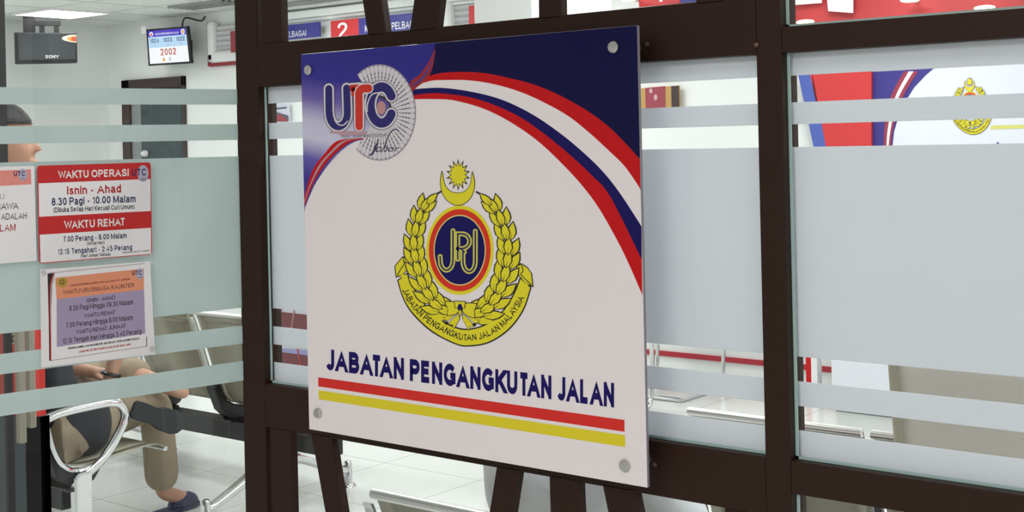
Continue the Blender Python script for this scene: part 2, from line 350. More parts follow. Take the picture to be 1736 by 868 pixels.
structure('floor', MB().box(XL-0.1, XR+0.1, -12.5, YB+0.1, -0.1, 0), fl)
structure('ceiling', MB().box(XL-0.1, XR+0.1, 0.02, YB+0.1, ZC, ZC+0.1), CEIL)
structure('ceiling_corridor', MB().box(XL-0.1, XR+0.1, -12.5, 0.02, ZC, ZC+0.1), CEIL)
DX0, DX1, DZ = -10.70, -9.76, 2.21         # opening of the back door
wb = MB(); wb.box(XL-0.1, DX0, YB, YB+0.1, 0, ZC); wb.box(DX1, XR+0.1, YB, YB+0.1, 0, ZC); wb.box(DX0, DX1, YB, YB+0.1, DZ, ZC)
structure('wall_back', wb, WALL)
structure('wall_left', MB().box(XL-0.1, XL, 0.1, YB, 0, ZC), WALL)
structure('wall_right', MB().box(XR, XR+0.1, 0.1, YB, 0, ZC), WALL)
structure('wall_front', MB().box(XL-0.1, -4.3, 0.05, 0.13, 0, ZC).box(-4.3, XR+0.1, 0.05, 0.13, 2.36, ZC), WALL)
structure('baseboard_back', MB().box(-9.0, XR, YB-0.012, YB, 0.112, 0.145), mat('maroon_stripe', (176, 34, 50), 0.5))
# shallow return of the back wall, white cornice above the counter signs
structure('trim_1', MB().box(-8.55, -3.3, YB-0.10, YB, 2.60, 2.66).box(-8.55, -3.3, YB-0.06, YB, 2.575, 2.60).box(-8.55, -3.3, YB-0.07, YB, 2.68, 2.71), WALL, bevel=0.01)
# grid lines of the suspended ceiling
gl = MB()
for i in range(20): gl.box(-10.5+0.6*i-0.6+0.0, -10.5+0.6*i-0.6+0.012, 0.15, YB, ZC-0.004, ZC)
for i in range(9): gl.box(XL, XR, 0.52+0.6*i, 0.532+0.6*i, ZC-0.004, ZC)
structure('trim_2', gl, mat('ceiling_grid', (205, 206, 202), 0.8))

# back door
d = empty('door_2', (-10.23, YB, 0), kind='structure')
DB = mat('dark_door_frame', (58, 42, 38), 0.5); DG = mat('dark_green_glass', (58, 72, 76), 0.25); 
MB().box(DX0, DX0+0.12, YB-0.03, YB+0.06, 0, DZ).box(DX1-0.035, DX1, YB-0.03, YB+0.06, 0, DZ).box(DX0, DX1, YB-0.03, YB+0.06, DZ-0.09, DZ).build('door_frame', DB, d, bevel=0.004)
MB().box(DX0+0.12, DX0+0.26, YB-0.005, YB+0.04, 0, DZ-0.09).box(DX0+0.12, DX1-0.035, YB+0.0, YB+0.04, 0, 1.0).build('door_leaf', mat('grey_door', (140, 146, 146), 0.5), d)
MB().box(DX0+0.26, DX1-0.035, YB-0.002, YB+0.03, 1.0, 1.98).build('pane', DG, d)
MB().box(DX0+0.26, DX1-0.035, YB-0.001, YB+0.03, 1.98, DZ-0.09).build('transom', mat('dark_transom', (38, 30, 36), 0.4), d)
MB().lathe((DX0+0.34, YB-0.01, 1.52), (0, -1, 0), [(0.03, 0), (0.03, 0.03), (0.015, 0.05)]).build('door_closer', WHITE, d, smooth=True)

# ------------------------------------------------------------------ the partition
YF, YR, YG, YL = 0.05, 0.092, 0.069, 0.0655            # front face, rear face, glass centre
ZT = 2.36
def mem(mb, x0, x1, z0, z1): return mb.box(x0, x1, YF, YR, z0, z1)
part = empty('wall_partition', (-1.3, 0.07, 0), kind='structure')
ZRU0, ZRU1, ZRL0, ZRL1 = 1.6535, 1.7265, 1.0735, 1.147
BX0, BX1 = -0.806, -0.771
AX0, AX1 = -1.815, -1.758
mem(MB(), AX0, AX1, 0, ZT).build('post', FRAME, part, bevel=0.0015)
mem(MB(), BX0, BX1, 0, ZT).build('post', FRAME, part, bevel=0.0015)
mem(MB(), 0.30, 0.36, 0, ZT).build('post', FRAME, part, bevel=0.0015)
for x0, x1 in ((AX1, BX0), (BX1, 0.30)):
    rt, rb_ = (ZRU1, ZRL0) if x0 < BX0 else (1.6855, 1.106)
    mem(MB(), x0, x1, ZRU0, rt).build('rail', FRAME, part, bevel=0.0015)
    mem(MB(), x0, x1, rb_, ZRL1).build('rail', FRAME, part, bevel=0.0015)
    mem(MB(), x0, x1, 0.0, 0.06).build('rail', FRAME, part, bevel=0.0015)
for z0, z1 in ((ZRU1, ZT), (0.06, ZRL0)):
    MB().box(AX1+0.012, AX1+0.064, YF, YL, z0, z1).build('stile', FRAME, part, bevel=0.0015)
    MB().box(BX0-0.06, BX0-0.006, YF, YL, z0, z1).build('stile', FRAME, part, bevel=0.0015)
def bar(a0, a1, b0, b1, zend):
    """sloping lattice bar: two image points on each long edge of its front face, run on to height zend"""
    A0, A1, B0, B1 = (on(*p, y=YF) for p in (a0, a1, b0, b1))
    top = zend > 1.5
    zr = (ZRU1-0.004) if top else (ZRL0+0.004)
    def at(P, Q, z): t = (z-P.z)/(Q.z-P.z); return Vector((P.x+(Q.x-P.x)*t, YF, z))
    MB().prism([at(A0, A1, zr), at(B0, B1, zr), at(B0, B1, zend), at(A0, A1, zend)], (0, YL-YF, 0)).build('lattice_bar', FRAME, part, bevel=0.0015)
bar((614, 0), (623, 57), (646, 0), (653.5, 54), ZT)
bar((701.6, 0), (694.5, 50), (746, 0), (740.5, 46), ZT)
bar((912.7, 0), (912.9, 30), (951, 0), (951.4, 27), ZT)
MB().prism([(-0.892, YF, ZRU1-0.004), (-0.850, YF, ZRU1-0.004), (-0.806, YF, ZT), (-0.862, YF, ZT)], (0, YL-YF, 0)).build('lattice_bar', FRAME, part, bevel=0.0015)
bar((526.5, 734), (552.0, 868), (562, 748), (580.5, 868), 0.06)
bar((841.5, 791.6), (829.5, 868), (879, 799), (868.5, 868), 0.06)
bar((931, 808), (932.7, 868), (981.6, 819), (983.6, 868), 0.06)
bar((1022, 826), (1030.5, 868), (1077.4, 837), (1083.5, 868), 0.06)
for p in ((1098, 75), (1111, 787), (1282, 76)):
    q = on(*p, y=YF); MB().lathe(q, (0, -1, 0), [(0.0032, 0), (0.0032, 0.0012), (0.0016, 0.002)], 14).build('screw', mat('bronze_screw', (104, 84, 70), 0.35, 0.6), part, smooth=True)

# frosted strips of every pane stand at these heights
BANDS = [(1.6255, 1.660), (1.5645, 1.592), (1.2735, 1.536), (1.2115, 1.2425), (1.1475, 1.181)]
def pane(name, x0, x1, z0, z1, bands=(), bead=True, bl=True):
    w = empty(name, ((x0+x1)/2, YG, z0), kind='structure')
    MB().box(x0, x1, YG-0.003, YG+0.003, z0, z1).build('pane', GLASS, w)
    for a, b in bands: MB().box(x0, x1, YG+0.0032, YG+0.0040, max(a, z0), min(b, z1)).build('frosted_film', FROST, w)
    if bl:
        g = MB(); g.box(x0, x0+0.004, YG-0.0045, YG-0.0032, z0, z1); g.box(x0, x1, YG-0.0045, YG-0.0032, z0, z0+0.0035)
        g.build('glazing_bead', BEAD, w)
    return w
pane('window_1', AX1, BX0, ZRL1, ZRU0, BANDS)
pane('window_2', BX1, 0.30, ZRL1, ZRU0, BANDS)
pane('window_3', AX1, BX0, ZRU1, ZT, bl=False)
pane('window_4', BX1, 0.30, 1.6855, ZT)
pane('window_5', AX1, BX0, 0.06, ZRL0, bl=False)
pane('window_6', BX1, 0.30, 0.06, 1.106)

# open glass door leaf beside the partition
PU = Vector((-0.194, -0.981, 0)).normalized(); P0 = Vector((-1.803, 0.075, 0)); PN = Vector((PU.y, -PU.x, 0))
if PN.dot(CAM-P0) < 0: PN = -PN
dl = empty('door_1', P0+PU*0.4, kind='structure')
def slab(mb, s0, s1, z0, z1, n0, n1):
    return mb.prism([P0+PU*s0+PN*n0+UP*z0, P0+PU*s1+PN*n0+UP*z0, P0+PU*s1+PN*n0+UP*z1, P0+PU*s0+PN*n0+UP*z1], PN*(n1-n0))
slab(MB(), 0.012, 0.92, 0.02, 2.34, -0.004, 0.004).build('pane', GLASS, dl)
for a, b in BANDS: slab(MB(), 0.012, 0.92, a, min(b, 1.652), -0.0052, -0.0042).build('frosted_film', FROSTD, dl)
slab(MB(), 0.30, 0.34, 0.0, 0.02, -0.02, 0.02).build('floor_hinge', STEEL, dl)
# fixed glass beyond the doorway with its dark edge and pull handle
XE = -2.746
w7 = empty('window_7', (-3.5, 0.15, 0), kind='structure')
MB().box(-4.3, XE, 0.146, 0.154, 0.0, 2.36).build('pane', GLASSG, w7)
MB().box(XE, XE+0.010, 0.142, 0.158, 0.0, 2.36).build('edge_seal', BLACK, w7)
hq = on(33.5, 600, y=0.10); h2 = on(51, 600, y=0.20)
for q, yy in ((hq, 0.10), (h2, 0.20)):
    MB().box(q.x-0.009, q.x+0.009, yy-0.008, yy+0.008, 0.93, 1.40).build('pull_handle', STEEL, w7, bevel=0.003)

# ------------------------------------------------------------------ emblem of the wreath, crescent and star (drawn once, used twice)
def emblem(t3, mir, lift, parent, small=False):
    """t3: drawing point -> 3D; mir: drawing point -> mirrored 3D"""
    YEL = mat('yellow_print', (226, 214, 28), 0.45); KEY = mat('black_print', (26, 18, 14), 0.45)
    em = empty('emblem', Vector((0, 0, 0))); em.parent = parent
    P3 = em
    rb = Ink(t3, lift)
    outer = smoothline([(88, 560), (110, 630), (150, 695), (230, 770), (330, 823), (390, 831), (470, 815), (550, 762), (610, 682), (642, 590)])
    inner = smoothline([(124, 533), (145, 580), (180, 640), (235, 703), (300, 748), (370, 768), (450, 750), (520, 700), (572, 625), (602, 553)])
    rb.band(smoothline([(82, 558), (106, 634), (146, 700), (227, 776), (330, 829), (390, 837), (472, 821), (554, 767), (615, 685), (648, 588)]),
            smoothline([(127, 525), (149, 576), (184, 636), (239, 698), (302, 742), (370, 762), (447, 745), (516, 696), (567, 622), (598, 546)]), 1, 1)
    rb.band(outer, inner, 2, 0)
    for pts in ([(75, 500), (105, 463), (130, 474), (128, 510), (103, 535), (80, 542)], [(588, 500), (605, 492), (628, 505), (646, 530), (651, 580), (622, 570), (592, 532)],
                [(96, 538), (104, 532), (118, 536), (104, 552)], [(626, 568), (634, 572), (630, 592), (618, 580)]):
        cx = sum(p[0] for p in pts)/len(pts); cy = sum(p[1] for p in pts)/len(pts)
        rb.poly([(cx+(x-cx)*1.16, cy+(y-cy)*1.16) for x, y in pts], 1.4, 1); rb.poly(pts, 2.4, 0)
    rb.stroke(smoothline([(108, 467), (112, 490), (100, 508), (84, 538)], 4), 2, 3, 1)
    rb.stroke(smoothline([(606, 495), (612, 520), (604, 535), (646, 576)], 4), 2, 3, 1)
    rb.build('ribbon', [YEL, KEY], P3)
    # motto along the ribbon
    tm = Ink(t3, lift)
    base = smoothline([(103, 600), (125, 645), (165, 698), (235, 755), (330, 803), (385, 812), (460, 798), (535, 750), (592, 680), (618, 632)], 12)
    L = [0]
    for a, c in zip(base, base[1:]): L.append(L[-1]+math.hypot(c[0]-a[0], c[1]-a[1]))
    def along(u, v):
        q = u*L[-1]; i = 0
        while i < len(L)-2 and L[i+1] < q: i += 1
        f = (q-L[i])/(L[i+1]-L[i]); a, c = base[i], base[i+1]; dx, dy = c[0]-a[0], c[1]-a[1]; n = math.hypot(dx, dy)
        return a[0]+dx*f+dy/n*v*27, a[1]+dy*f-dx/n*v*27
    for A, B, j in set_line('JABATAN PENGANGKUTAN JALAN MALAYSIA', 0.18): tm.band([along(*p) for p in A], [along(*p) for p in B], 3.2+0.35*j)
    tm.build('motto', KEY, P3)
    # wreath: three leaves to a step, both halves
    wr = MB(); spine = smoothline([(318, 700), (262, 672), (218, 622), (184, 556), (164, 486), (154, 412), (162, 340), (184, 272), (222, 212)], 10)
    def leaf(fn, x, y, ang, ln, wd, k):
        pr = [(0, 0), (0.18, 0.62), (0.42, 1.0), (0.68, 0.78), (1.0, 0.0), (0.68, -0.78), (0.42, -1.0), (0.18, -0.62)]
        for sc, mi, kk in ((1.0, 1, k), (0.0, 0, k+0.12)):
            P = []
            for a, w in pr:
                if mi: l_, w_ = (a*1.14-0.04)*ln, w*(wd+5.0)
                else: l_, w_ = a*ln, w*wd
                P.append(fn(x+math.cos(ang)*l_-math.sin(ang)*w_, y+math.sin(ang)*l_+math.cos(ang)*w_)+lift*kk)
            wr.poly(P, mi)
        P = [fn(x+math.cos(ang)*l_-math.sin(ang)*w_, y+math.sin(ang)*l_+math.cos(ang)*w_)+lift*(k+0.2) for l_, w_ in ((0, 1.6), (ln*0.45, 0.2), (ln*0.45, -0.2), (0, -1.6))]
        wr.poly(P, 1)
    for fn in (t3, mir):
        stem = Ink(fn, lift); stem.stroke(spine[4:-2], 9, 1.0, 1); stem.stroke([(222, 212), (266, 186)], 4, 1.0, 1); wr.v += []; n0 = len(wr.v)
        wr.add(stem.mb.v, stem.mb.f, 1)
        k = 1.5; n = len(spine); steps = 10
        for s in range(steps):
            i = int(s*(n-3)/steps)+1; x, y = spine[i]; x2, y2 = spine[min(i+2, n-1)]; a = math.atan2(y2-y, x2-x); ln = 88-2.4*s
            for off, da in ((-19+0.7*s, -0.30), (19-0.7*s, 0.30), (0, 0.0)):
                leaf(fn, x-math.sin(a)*off, y+math.cos(a)*off, a+da, ln if off else ln*0.98, 16.2-0.35*s, k); k += 0.25
        leaf(fn, 208, 238, -0.80, 62, 13, k)
    wr.build('wreath', [YEL, KEY], P3, fix=False)
    # bow
    bw = Ink(t3, lift); k = 10.0
    def both(pts, kk, mi=0):
        cx = sum(p[0] for p in pts)/len(pts); cy = sum(p[1] for p in pts)/len(pts)
        big = [(cx+(x-cx)*1.13, cy+(y-cy)*1.13) for x, y in pts]
        for f, P, q, m_ in ((t3, big, kk, 1), (t3, pts, kk+0.4, mi), (mir, big, kk, 1), (mir, pts, kk+0.4, mi)):
            bw.mb.poly([f(*p)+lift*q for p in P], m_)
    both([(343, 700), (316, 722), (300, 742), (318, 746), (322, 762), (345, 722)], k)
    both([(300, 702), (278, 720), (296, 728), (322, 706)], k)
    both([(344, 664), (322, 650), (286, 648), (298, 680), (296, 706), (326, 702), (342, 690)], k+0.8)
    bw.poly([(322, 644), (372, 646), (370, 676), (326, 676)], k+1.4, 1); bw.poly([(325, 647), (369, 649), (366, 673), (329, 673)], k+1.8, 0)
    bw.ell(348, 674, 10, 17, k+2.2, 2); bw.ell(348, 694, 8, 14, k+2.4, 1); bw.ell(348, 694, 5, 11, k+2.8, 0)
    for x in (291, 408): bw.ell(x, 738 if x < 300 else 744, 8, 7, k+2, 1)
    bw.build('bow', [YEL, KEY, NAVY], P3)
    # crescent and fourteen-pointed star
    cr = Ink(t3, lift)
    A = smoothline([(272, 100), (266, 140), (270, 180), (285, 212), (310, 234), (337, 242), (365, 235), (390, 212), (404, 180), (407, 145), (398, 102)], 6)
    B = smoothline([(272, 100), (276, 130), (284, 160), (303, 182), (320, 190), (337, 192), (354, 190), (371, 182), (389, 160), (396, 130), (398, 102)], 6)
    def grow(P, Q, g): return [(x+(x-337)*g, y+(y-170)*g) for x, y in P]
    cr.band(grow(A, B, 0.045), [(x-(x-337)*0.05, y-(y-150)*0.06) for x, y in B], 1, 1); cr.band(A, B, 2, 0)
    cr.build('crescent', [YEL, KEY], P3)
    st = Ink(t3, lift); cx, cy = 339, 115
    def star(ro, ri, ry): return [(cx+(ro if i % 2 == 0 else ri)*math.sin(math.pi*i/14), cy-(ro if i % 2 == 0 else ri)*ry*math.cos(math.pi*i/14)) for i in range(28)]
    st.poly(star(52, 31, 1.30), 1, 1); st.poly(star(41, 27.5, 1.30), 2, 0)
    st.build('star', [YEL, KEY], P3)
    # oval shield with monogram
    ov = Ink(t3, lift); GLOW = mat('pale_yellow_print', (224, 210, 120), 0.45)
    ov.ell(346, 432, 142, 188, 1, 0); ov.ell(346, 432, 130, 173, 2, 1); ov.ell(346, 432, 110, 149, 3, 3); ov.ell(346, 432, 105.5, 144, 4, 2)
    ov.build('oval_shield', [YEL, mat('orange_red_print', (214, 40, 10), 0.45), NAVY, GLOW], P3)
    mg = Ink(t3, lift)
    j1 = [(318, 350), (318, 470)]+arc(291, 472, 27, 44, 0, 180, 10)[0:]; j1[-1] = (264, 458)
    p1 = [(338, 470), (338, 363)]+[(355, 363)]+arc(356, 394, 32, 31, -90, 90, 10)+[(340, 425)]
    p2 = [(352, 425), (366, 440)]
    j2 = [(412, 352), (412, 476)]+arc(386, 478, 26, 44, 0, 180, 10)+[(360, 440)]
    for n_, pth in enumerate((j1, p1, p2, j2)): mg.stroke(pth, 10, 5+0.5*n_, 0)
    for n_, pth in enumerate((j1, p1, p2, j2)): mg.stroke(pth, 3.0, 7.5+0.5*n_, 1)
    mg.build('monogram', [mat('pale_gold_print', (206, 200, 84), 0.45), NAVY], P3)
    return em

# ------------------------------------------------------------------ the sign board on stand-offs
SX0, SX1, SZ0, SZ1 = -1.59282, -0.95026, 1.09793, 1.69793
sb = empty('sign_board', ((SX0+SX1)/2, 0.0, SZ0), 'large white and navy acrylic department sign board with wreath emblem, fixed on dark partition rails', 'sign')
FACE = mat('white_acrylic', (235, 227, 228), 0.30, 0, 0.35)
MB().box(SX0, SX1, 0.0005, 0.006, SZ0, SZ1).build('panel', mat('acrylic_sheet', (150, 146, 154), 0.2, 0, 0.5), sb, bevel=0.001)
t3 = lambda px, py: on(px, py, y=0.0)
def clampx(px, py):
    q = on(px, py, y=0.0); q.x = min(max(q.x, SX0+0.0004), SX1-0.0004); q.z = min(max(q.z, SZ0+0.0004), SZ1-0.0004); return q
LF = Vector((0, -0.00006, 0))
ink = Ink(clampx, LF)
ink.mb.poly([Vector((x, 0.0002, z)) for x, z in ((SX0+0.0003, SZ0+0.0003), (SX1-0.0003, SZ0+0.0003), (SX1-0.0003, SZ1-0.0003), (SX0+0.0003, SZ1-0.0003))])
ink.build('white_face', FACE, sb)
e1 = smoothline([(716, 133), (730.5, 128), (751, 123.4), (786, 122), (822, 124), (862, 132), (903, 142.6), (943.5, 159), (984, 180.7), (1019.5, 204.5), (1050, 232), (1086, 271)])
e2 = smoothline([(716, 141), (730.5, 137), (741, 136), (791, 136), (837, 142.6), (882.6, 156), (923, 174), (963.8, 197), (999, 225), (1034.7, 257.7), (1060, 283), (1087, 322)])
e3 = smoothline([(700, 151.5), (722, 149.5), (751, 149), (791, 154), (832, 163), (867, 175.6), (908, 197), (948.5, 225), (984, 254), (1019.5, 288), (1050, 326), (1088, 384)])
e4 = smoothline([(690, 163), (715, 159.5), (741, 158), (781, 162), (817, 170.5), (857, 186), (893, 205.5), (933, 235), (969, 265), (1004, 298), (1035, 334), (1088, 440)])
e5 = smoothline([(690, 170), (708, 168), (735.6, 168), (766, 169.5), (806.6, 179.6), (842, 194), (877.6, 214.6), (913, 240), (948.5, 273), (984, 311), (1014.5, 351.5), (1045, 404.7), (1065, 445), (1089, 500)])
ink = Ink(clampx, LF)
nav = [(700, 160), (713, 132)]+[(728, 100), (738, 60)]+[(1090, 20), (1092, 270)]+e1[::-1]
ink.poly(nav, 1)
ink.build('navy_corner', mat('deep_navy_print', (10, 6, 62), 0.3, 0, 0.2), sb)
ink = Ink(clampx, LF)
def resamp(P, n=60):
    L = [0]
    for a, c in zip(P, P[1:]): L.append(L[-1]+math.hypot(c[0]-a[0], c[1]-a[1]))
    out = []
    for j in range(n):
        q = L[-1]*j/(n-1); i = 0
        while i < len(L)-2 and L[i+1] < q: i += 1
        f = (q-L[i])/(L[i+1]-L[i]); out.append((P[i][0]+(P[i+1][0]-P[i][0])*f, P[i][1]+(P[i+1][1]-P[i][1])*f))
    return out
E_ = [resamp(e) for e in (e1, e2, e3, e4, e5)]
ink.band(E_[0], E_[1], 2, 0); ink.band(E_[1], E_[2], 2, 1); ink.band(E_[2], E_[3], 2, 2); ink.band(E_[3], E_[4], 2, 0)
ink.build('striped_arc', [RED, FACE, NAVY], sb)
# blue to lavender corner behind the logo
gm_ = bpy.data.materials.new('blue_lavender_print'); gm_.use_nodes = True; nt = gm_.node_tree; b = nt.nodes['Principled BSDF']; b.inputs['Roughness'].default_value = 0.3
ge = nt.nodes.new('ShaderNodeNewGeometry'); sp = nt.nodes.new('ShaderNodeSeparateXYZ'); nt.links.new(ge.outputs['Position'], sp.inputs[0])
mr = nt.nodes.new('ShaderNodeMapRange'); mr.inputs['From Min'].default_value = SZ1; mr.inputs['From Max'].default_value = SZ1-0.25
ad = nt.nodes.new('ShaderNodeMath'); ad.operation = 'MULTIPLY_ADD'; ad.inputs[1].default_value = 0.16; 
nt.links.new(sp.outputs['X'], ad.inputs[0]); nt.links.new(sp.outputs['Z'], ad.inputs[2])
ad2 = nt.nodes.new('ShaderNodeMath'); ad2.operation = 'ADD'; ad2.inputs[1].default_value = 0.16*1.55; nt.links.new(ad.outputs[0], ad2.inputs[0])
nt.links.new(ad2.outputs[0], mr.inputs['Value'])
cr_ = nt.nodes.new('ShaderNodeValToRGB'); nt.links.new(mr.outputs['Result'], cr_.inputs[0]); nt.links.new(cr_.outputs[0], b.inputs['Base Color'])
el = cr_.color_ramp.elements; stops = [(0.0, (34, 24, 132)), (0.16, (42, 32, 142)), (0.30, (108, 92, 172)), (0.44, (198, 194, 220)), (0.55, (206, 204, 226)), (0.68, (96, 88, 172)), (0.82, (46, 36, 140)), (1.0, (84, 64, 140))]
while len(el) < len(stops): el.new(0.5)
for e, (p, c) in zip(el, stops): e.position = p; e.color = tuple(lin(v) for v in c)+(1,)
ink = Ink(clampx, LF)
lowcurve = smoothline([(605, 238), (579.5, 256), (557, 279), (536, 309), (526, 330), (517, 352)], 6)
ink.poly([(500, 80), (738, 55), (732, 95), (722, 118), (704, 150), (690, 172), (650, 205)]+lowcurve+[(500, 360)], 3)
ink.build('blue_corner', gm_, sb)
# small ribbon that sweeps behind the logo
ink = Ink(clampx, LF); DR = mat('dark_red_print', (150, 26, 40), 0.4); GR = mat('grey_print', (168, 150, 160), 0.45)
ink.band(smoothline([(737, 82), (728, 103), (712, 126), (697, 138), (680, 170)]), smoothline([(738, 88), (734, 112), (724, 134), (703, 152), (690, 176)]), 4, 0)
ink.band(smoothline([(737, 86), (730, 108), (714, 132), (699, 144)]), smoothline([(737, 88), (731, 110), (717, 134), (700, 147)]), 5, 3)
up_ = smoothline([(610, 234), (572, 239), (550, 261), (531.6, 286), (518.7, 323), (515, 340)]); dn_ = smoothline([(640, 234), (605, 239), (579.5, 254), (557, 276), (535, 306), (517, 350)])
mixl = lambda f: [(a[0]+(c[0]-a[0])*f, a[1]+(c[1]-a[1])*f) for a, c in zip(up_, dn_)]
ink.band(up_, mixl(0.3), 4, 1); ink.band(mixl(0.3), mixl(0.5), 4, 2); ink.band(mixl(0.5), mixl(0.82), 4, 1); ink.band(mixl(0.82), dn_, 4, 3)
ink.build('swoosh', [DR, RED, GR, mat('violet_print', (70, 56, 140), 0.4)], sb)

# round pleated logo with three letters
LOGO_D = mat('dark_plum_print', (58, 48, 66), 0.45); LOGO_L = mat('pale_grey_print', (216, 210, 216), 0.45); LOGO_M = mat('mid_grey_print', (150, 142, 156), 0.45)
LG = lambda px: (lambda x, y: px(540+x/4.822, 100+y/4.822))
ink = Ink(LG(clampx), LF); cx, cy, RX, RY = 500, 437, 292, 388
a0, a1, npet = -128.0, 130.0, 36
ring = lambda f, n=80: [(cx+RX*f*math.cos(math.radians(a0+(a1-a0)*i/n)), cy+RY*f*math.sin(math.radians(a0+(a1-a0)*i/n))) for i in range(n+1)]
ink.band(ring(1.015), ring(0.3), 6, 2); ink.band(ring(0.955), ring(0.3), 6.5, 0)
for i in range(npet):
    a = math.radians(a0+(a1-a0)*(i+0.5)/npet); h = math.radians((a1-a0)/npet)*0.5
    P = []
    for f, w in ((0.36, 0.86), (0.62, 0.86), (0.80, 0.84), (0.90, 0.93)): P.append((f, -w*h))
    for j in range(7): q = -math.pi/2+math.pi*j/6; P.append((0.945+0.05*math.cos(q), 0.96*h*math.sin(q)))
    for f, w in ((0.90, 0.93), (0.80, 0.84), (0.62, 0.86), (0.36, 0.86)): P.append((f, w*h))
    ink.poly([(cx+RX*f*math.cos(a+w), cy+RY*f*math.sin(a+w)) for f, w in P], 7, 1)
    b_ = a+h
    for f in (0.66, 0.745, 0.83): ink.ell(cx+RX*f*math.cos(b_), cy+RY*f*math.sin(b_), 5.8, 5.8, 7.5, 0, 10)
ink.build('pleated_disc', [LOGO_D, LOGO_L, LOGO_M], sb)
ink = Ink(LG(clampx), LF)
Uo = [(86, 245), (88, 430)]+arc(164, 440, 74, 112, 180, 0, 14)+[(232, 240)]
Co = arc(518, 376, 92, 148, -30, -330, 26)
To = [(335, 550), (333, 300)]+arc(372, 292, 40, 50, 180, 270, 6)+[(412, 240)]
Tb = [(270, 238), (345, 232)]
for q_, (P, w) in enumerate(((Uo, 51), (Co, 57), (Tb, 48), (To, 52))): ink.stroke(P, w, 8+0.2*q_, 2, 0.92)
for q_, (P, w) in enumerate(((Uo, 49), (Co, 55), (Tb, 44), (To, 50))): ink.stroke(P, w-3, 9+0.2*q_, 3, 0.92)
ink.stroke(Tb, 26, 10, 1); ink.stroke([(285, 240), (285, 290)], 16, 10, 1)
ink.stroke(Uo, 31, 11, 0, 0.92); ink.stroke(Co, 38, 11.4, 0, 0.92)
ink.stroke(smoothline([(135, 500), (165, 535), (205, 540), (240, 510)], 6), 5, 12, 3); ink.stroke(smoothline([(505, 275), (440, 290), (405, 360), (400, 430)], 6), 5, 12, 3)
ink.stroke(To, 43, 12.5, 3, 0.92); ink.stroke(To, 33, 13, 1, 0.92)
ink.ell(515, 398, 36, 54, 12, 4)
ink.build('logo_letters', [mat('logo_navy', (32, 22, 104), 0.4), mat('logo_red', (206, 40, 24), 0.4), LOGO_D, LOGO_L, mat('pink_print', (190, 140, 140), 0.45)], sb)
ink = Ink(LG(clampx), LF)
ink.poly([(95, 592), (405, 590), (380, 622), (180, 628), (165, 612), (95, 606)], 13.5, 1)
ink.text('PUSAT TRANSFORMASI BANDAR', [(190, 618), (560, 606), (560, 636), (190, 648)], 14, 0, 0.01)
ink.text('Johor', [(420, 690), (668, 706), (668, 772), (420, 786)], 14, 2, 0.012, 0.45)
ink.stroke(smoothline([(545, 720), (560, 660), (600, 590), (640, 575), (655, 590)], 6), 4, 14, 2)
ink.stroke(smoothline([(490, 660), (470, 730), (440, 780), (420, 785)], 6), 5, 14, 2)
ink.build('logo_caption', [LOGO_M, mat('rose_print', (188, 150, 160), 0.45), mat('script_navy', (52, 48, 88), 0.45)], sb)
# emblem, title, bars
cE = on(640+346/2.48, 250+432/2.48, y=0)
tE = lambda x, y: on(640+x/2.48, 250+y/2.48, y=0)
def mE(x, y): q = tE(x, y); return Vector((2*cE.x-q.x, q.y, q.z))
emblem(tE, mE, LF, sb)
ink = Ink(clampx, LF); ink.text('JABATAN PENGANGKUTAN JALAN', [(553, 591.5), (1041, 649.5), (1041, 691), (553, 627)], 1, 0, 0.040); ink.build('title', mat('title_navy', (22, 8, 92), 0.4, 0, 0.2), sb)
ink = Ink(clampx, LF); ink.poly([(539.5, 639.6), (1058.5, 712), (1058.8, 732), (539.5, 655)], 1); ink.build('red_bar', mat('bar_red', (214, 32, 22), 0.4), sb)
ink = Ink(clampx, LF); ink.poly([(540, 661.6), (1059.5, 738), (1060, 758), (540.5, 676.8)], 1); ink.build('yellow_bar', mat('bar_yellow', (222, 206, 28), 0.4), sb)
for px, py in ((524, 119), (1041, 80), (540, 700), (1060, 789)):
    q = on(px, py, y=0.0)
    MB().lathe((q.x, YF, q.z), (0, -1, 0), [(0.0085, 0), (0.0085, 0.041), (0.006, 0.042), (0.006, 0.0502), (0.0078, 0.0505), (0.0080, 0.0535), (0.0066, 0.0552), (0.0, 0.0555)], 24).build('standoff_bolt', mat('satin_steel', (200, 198, 196), 0.3, 0.9), sb, smooth=True)

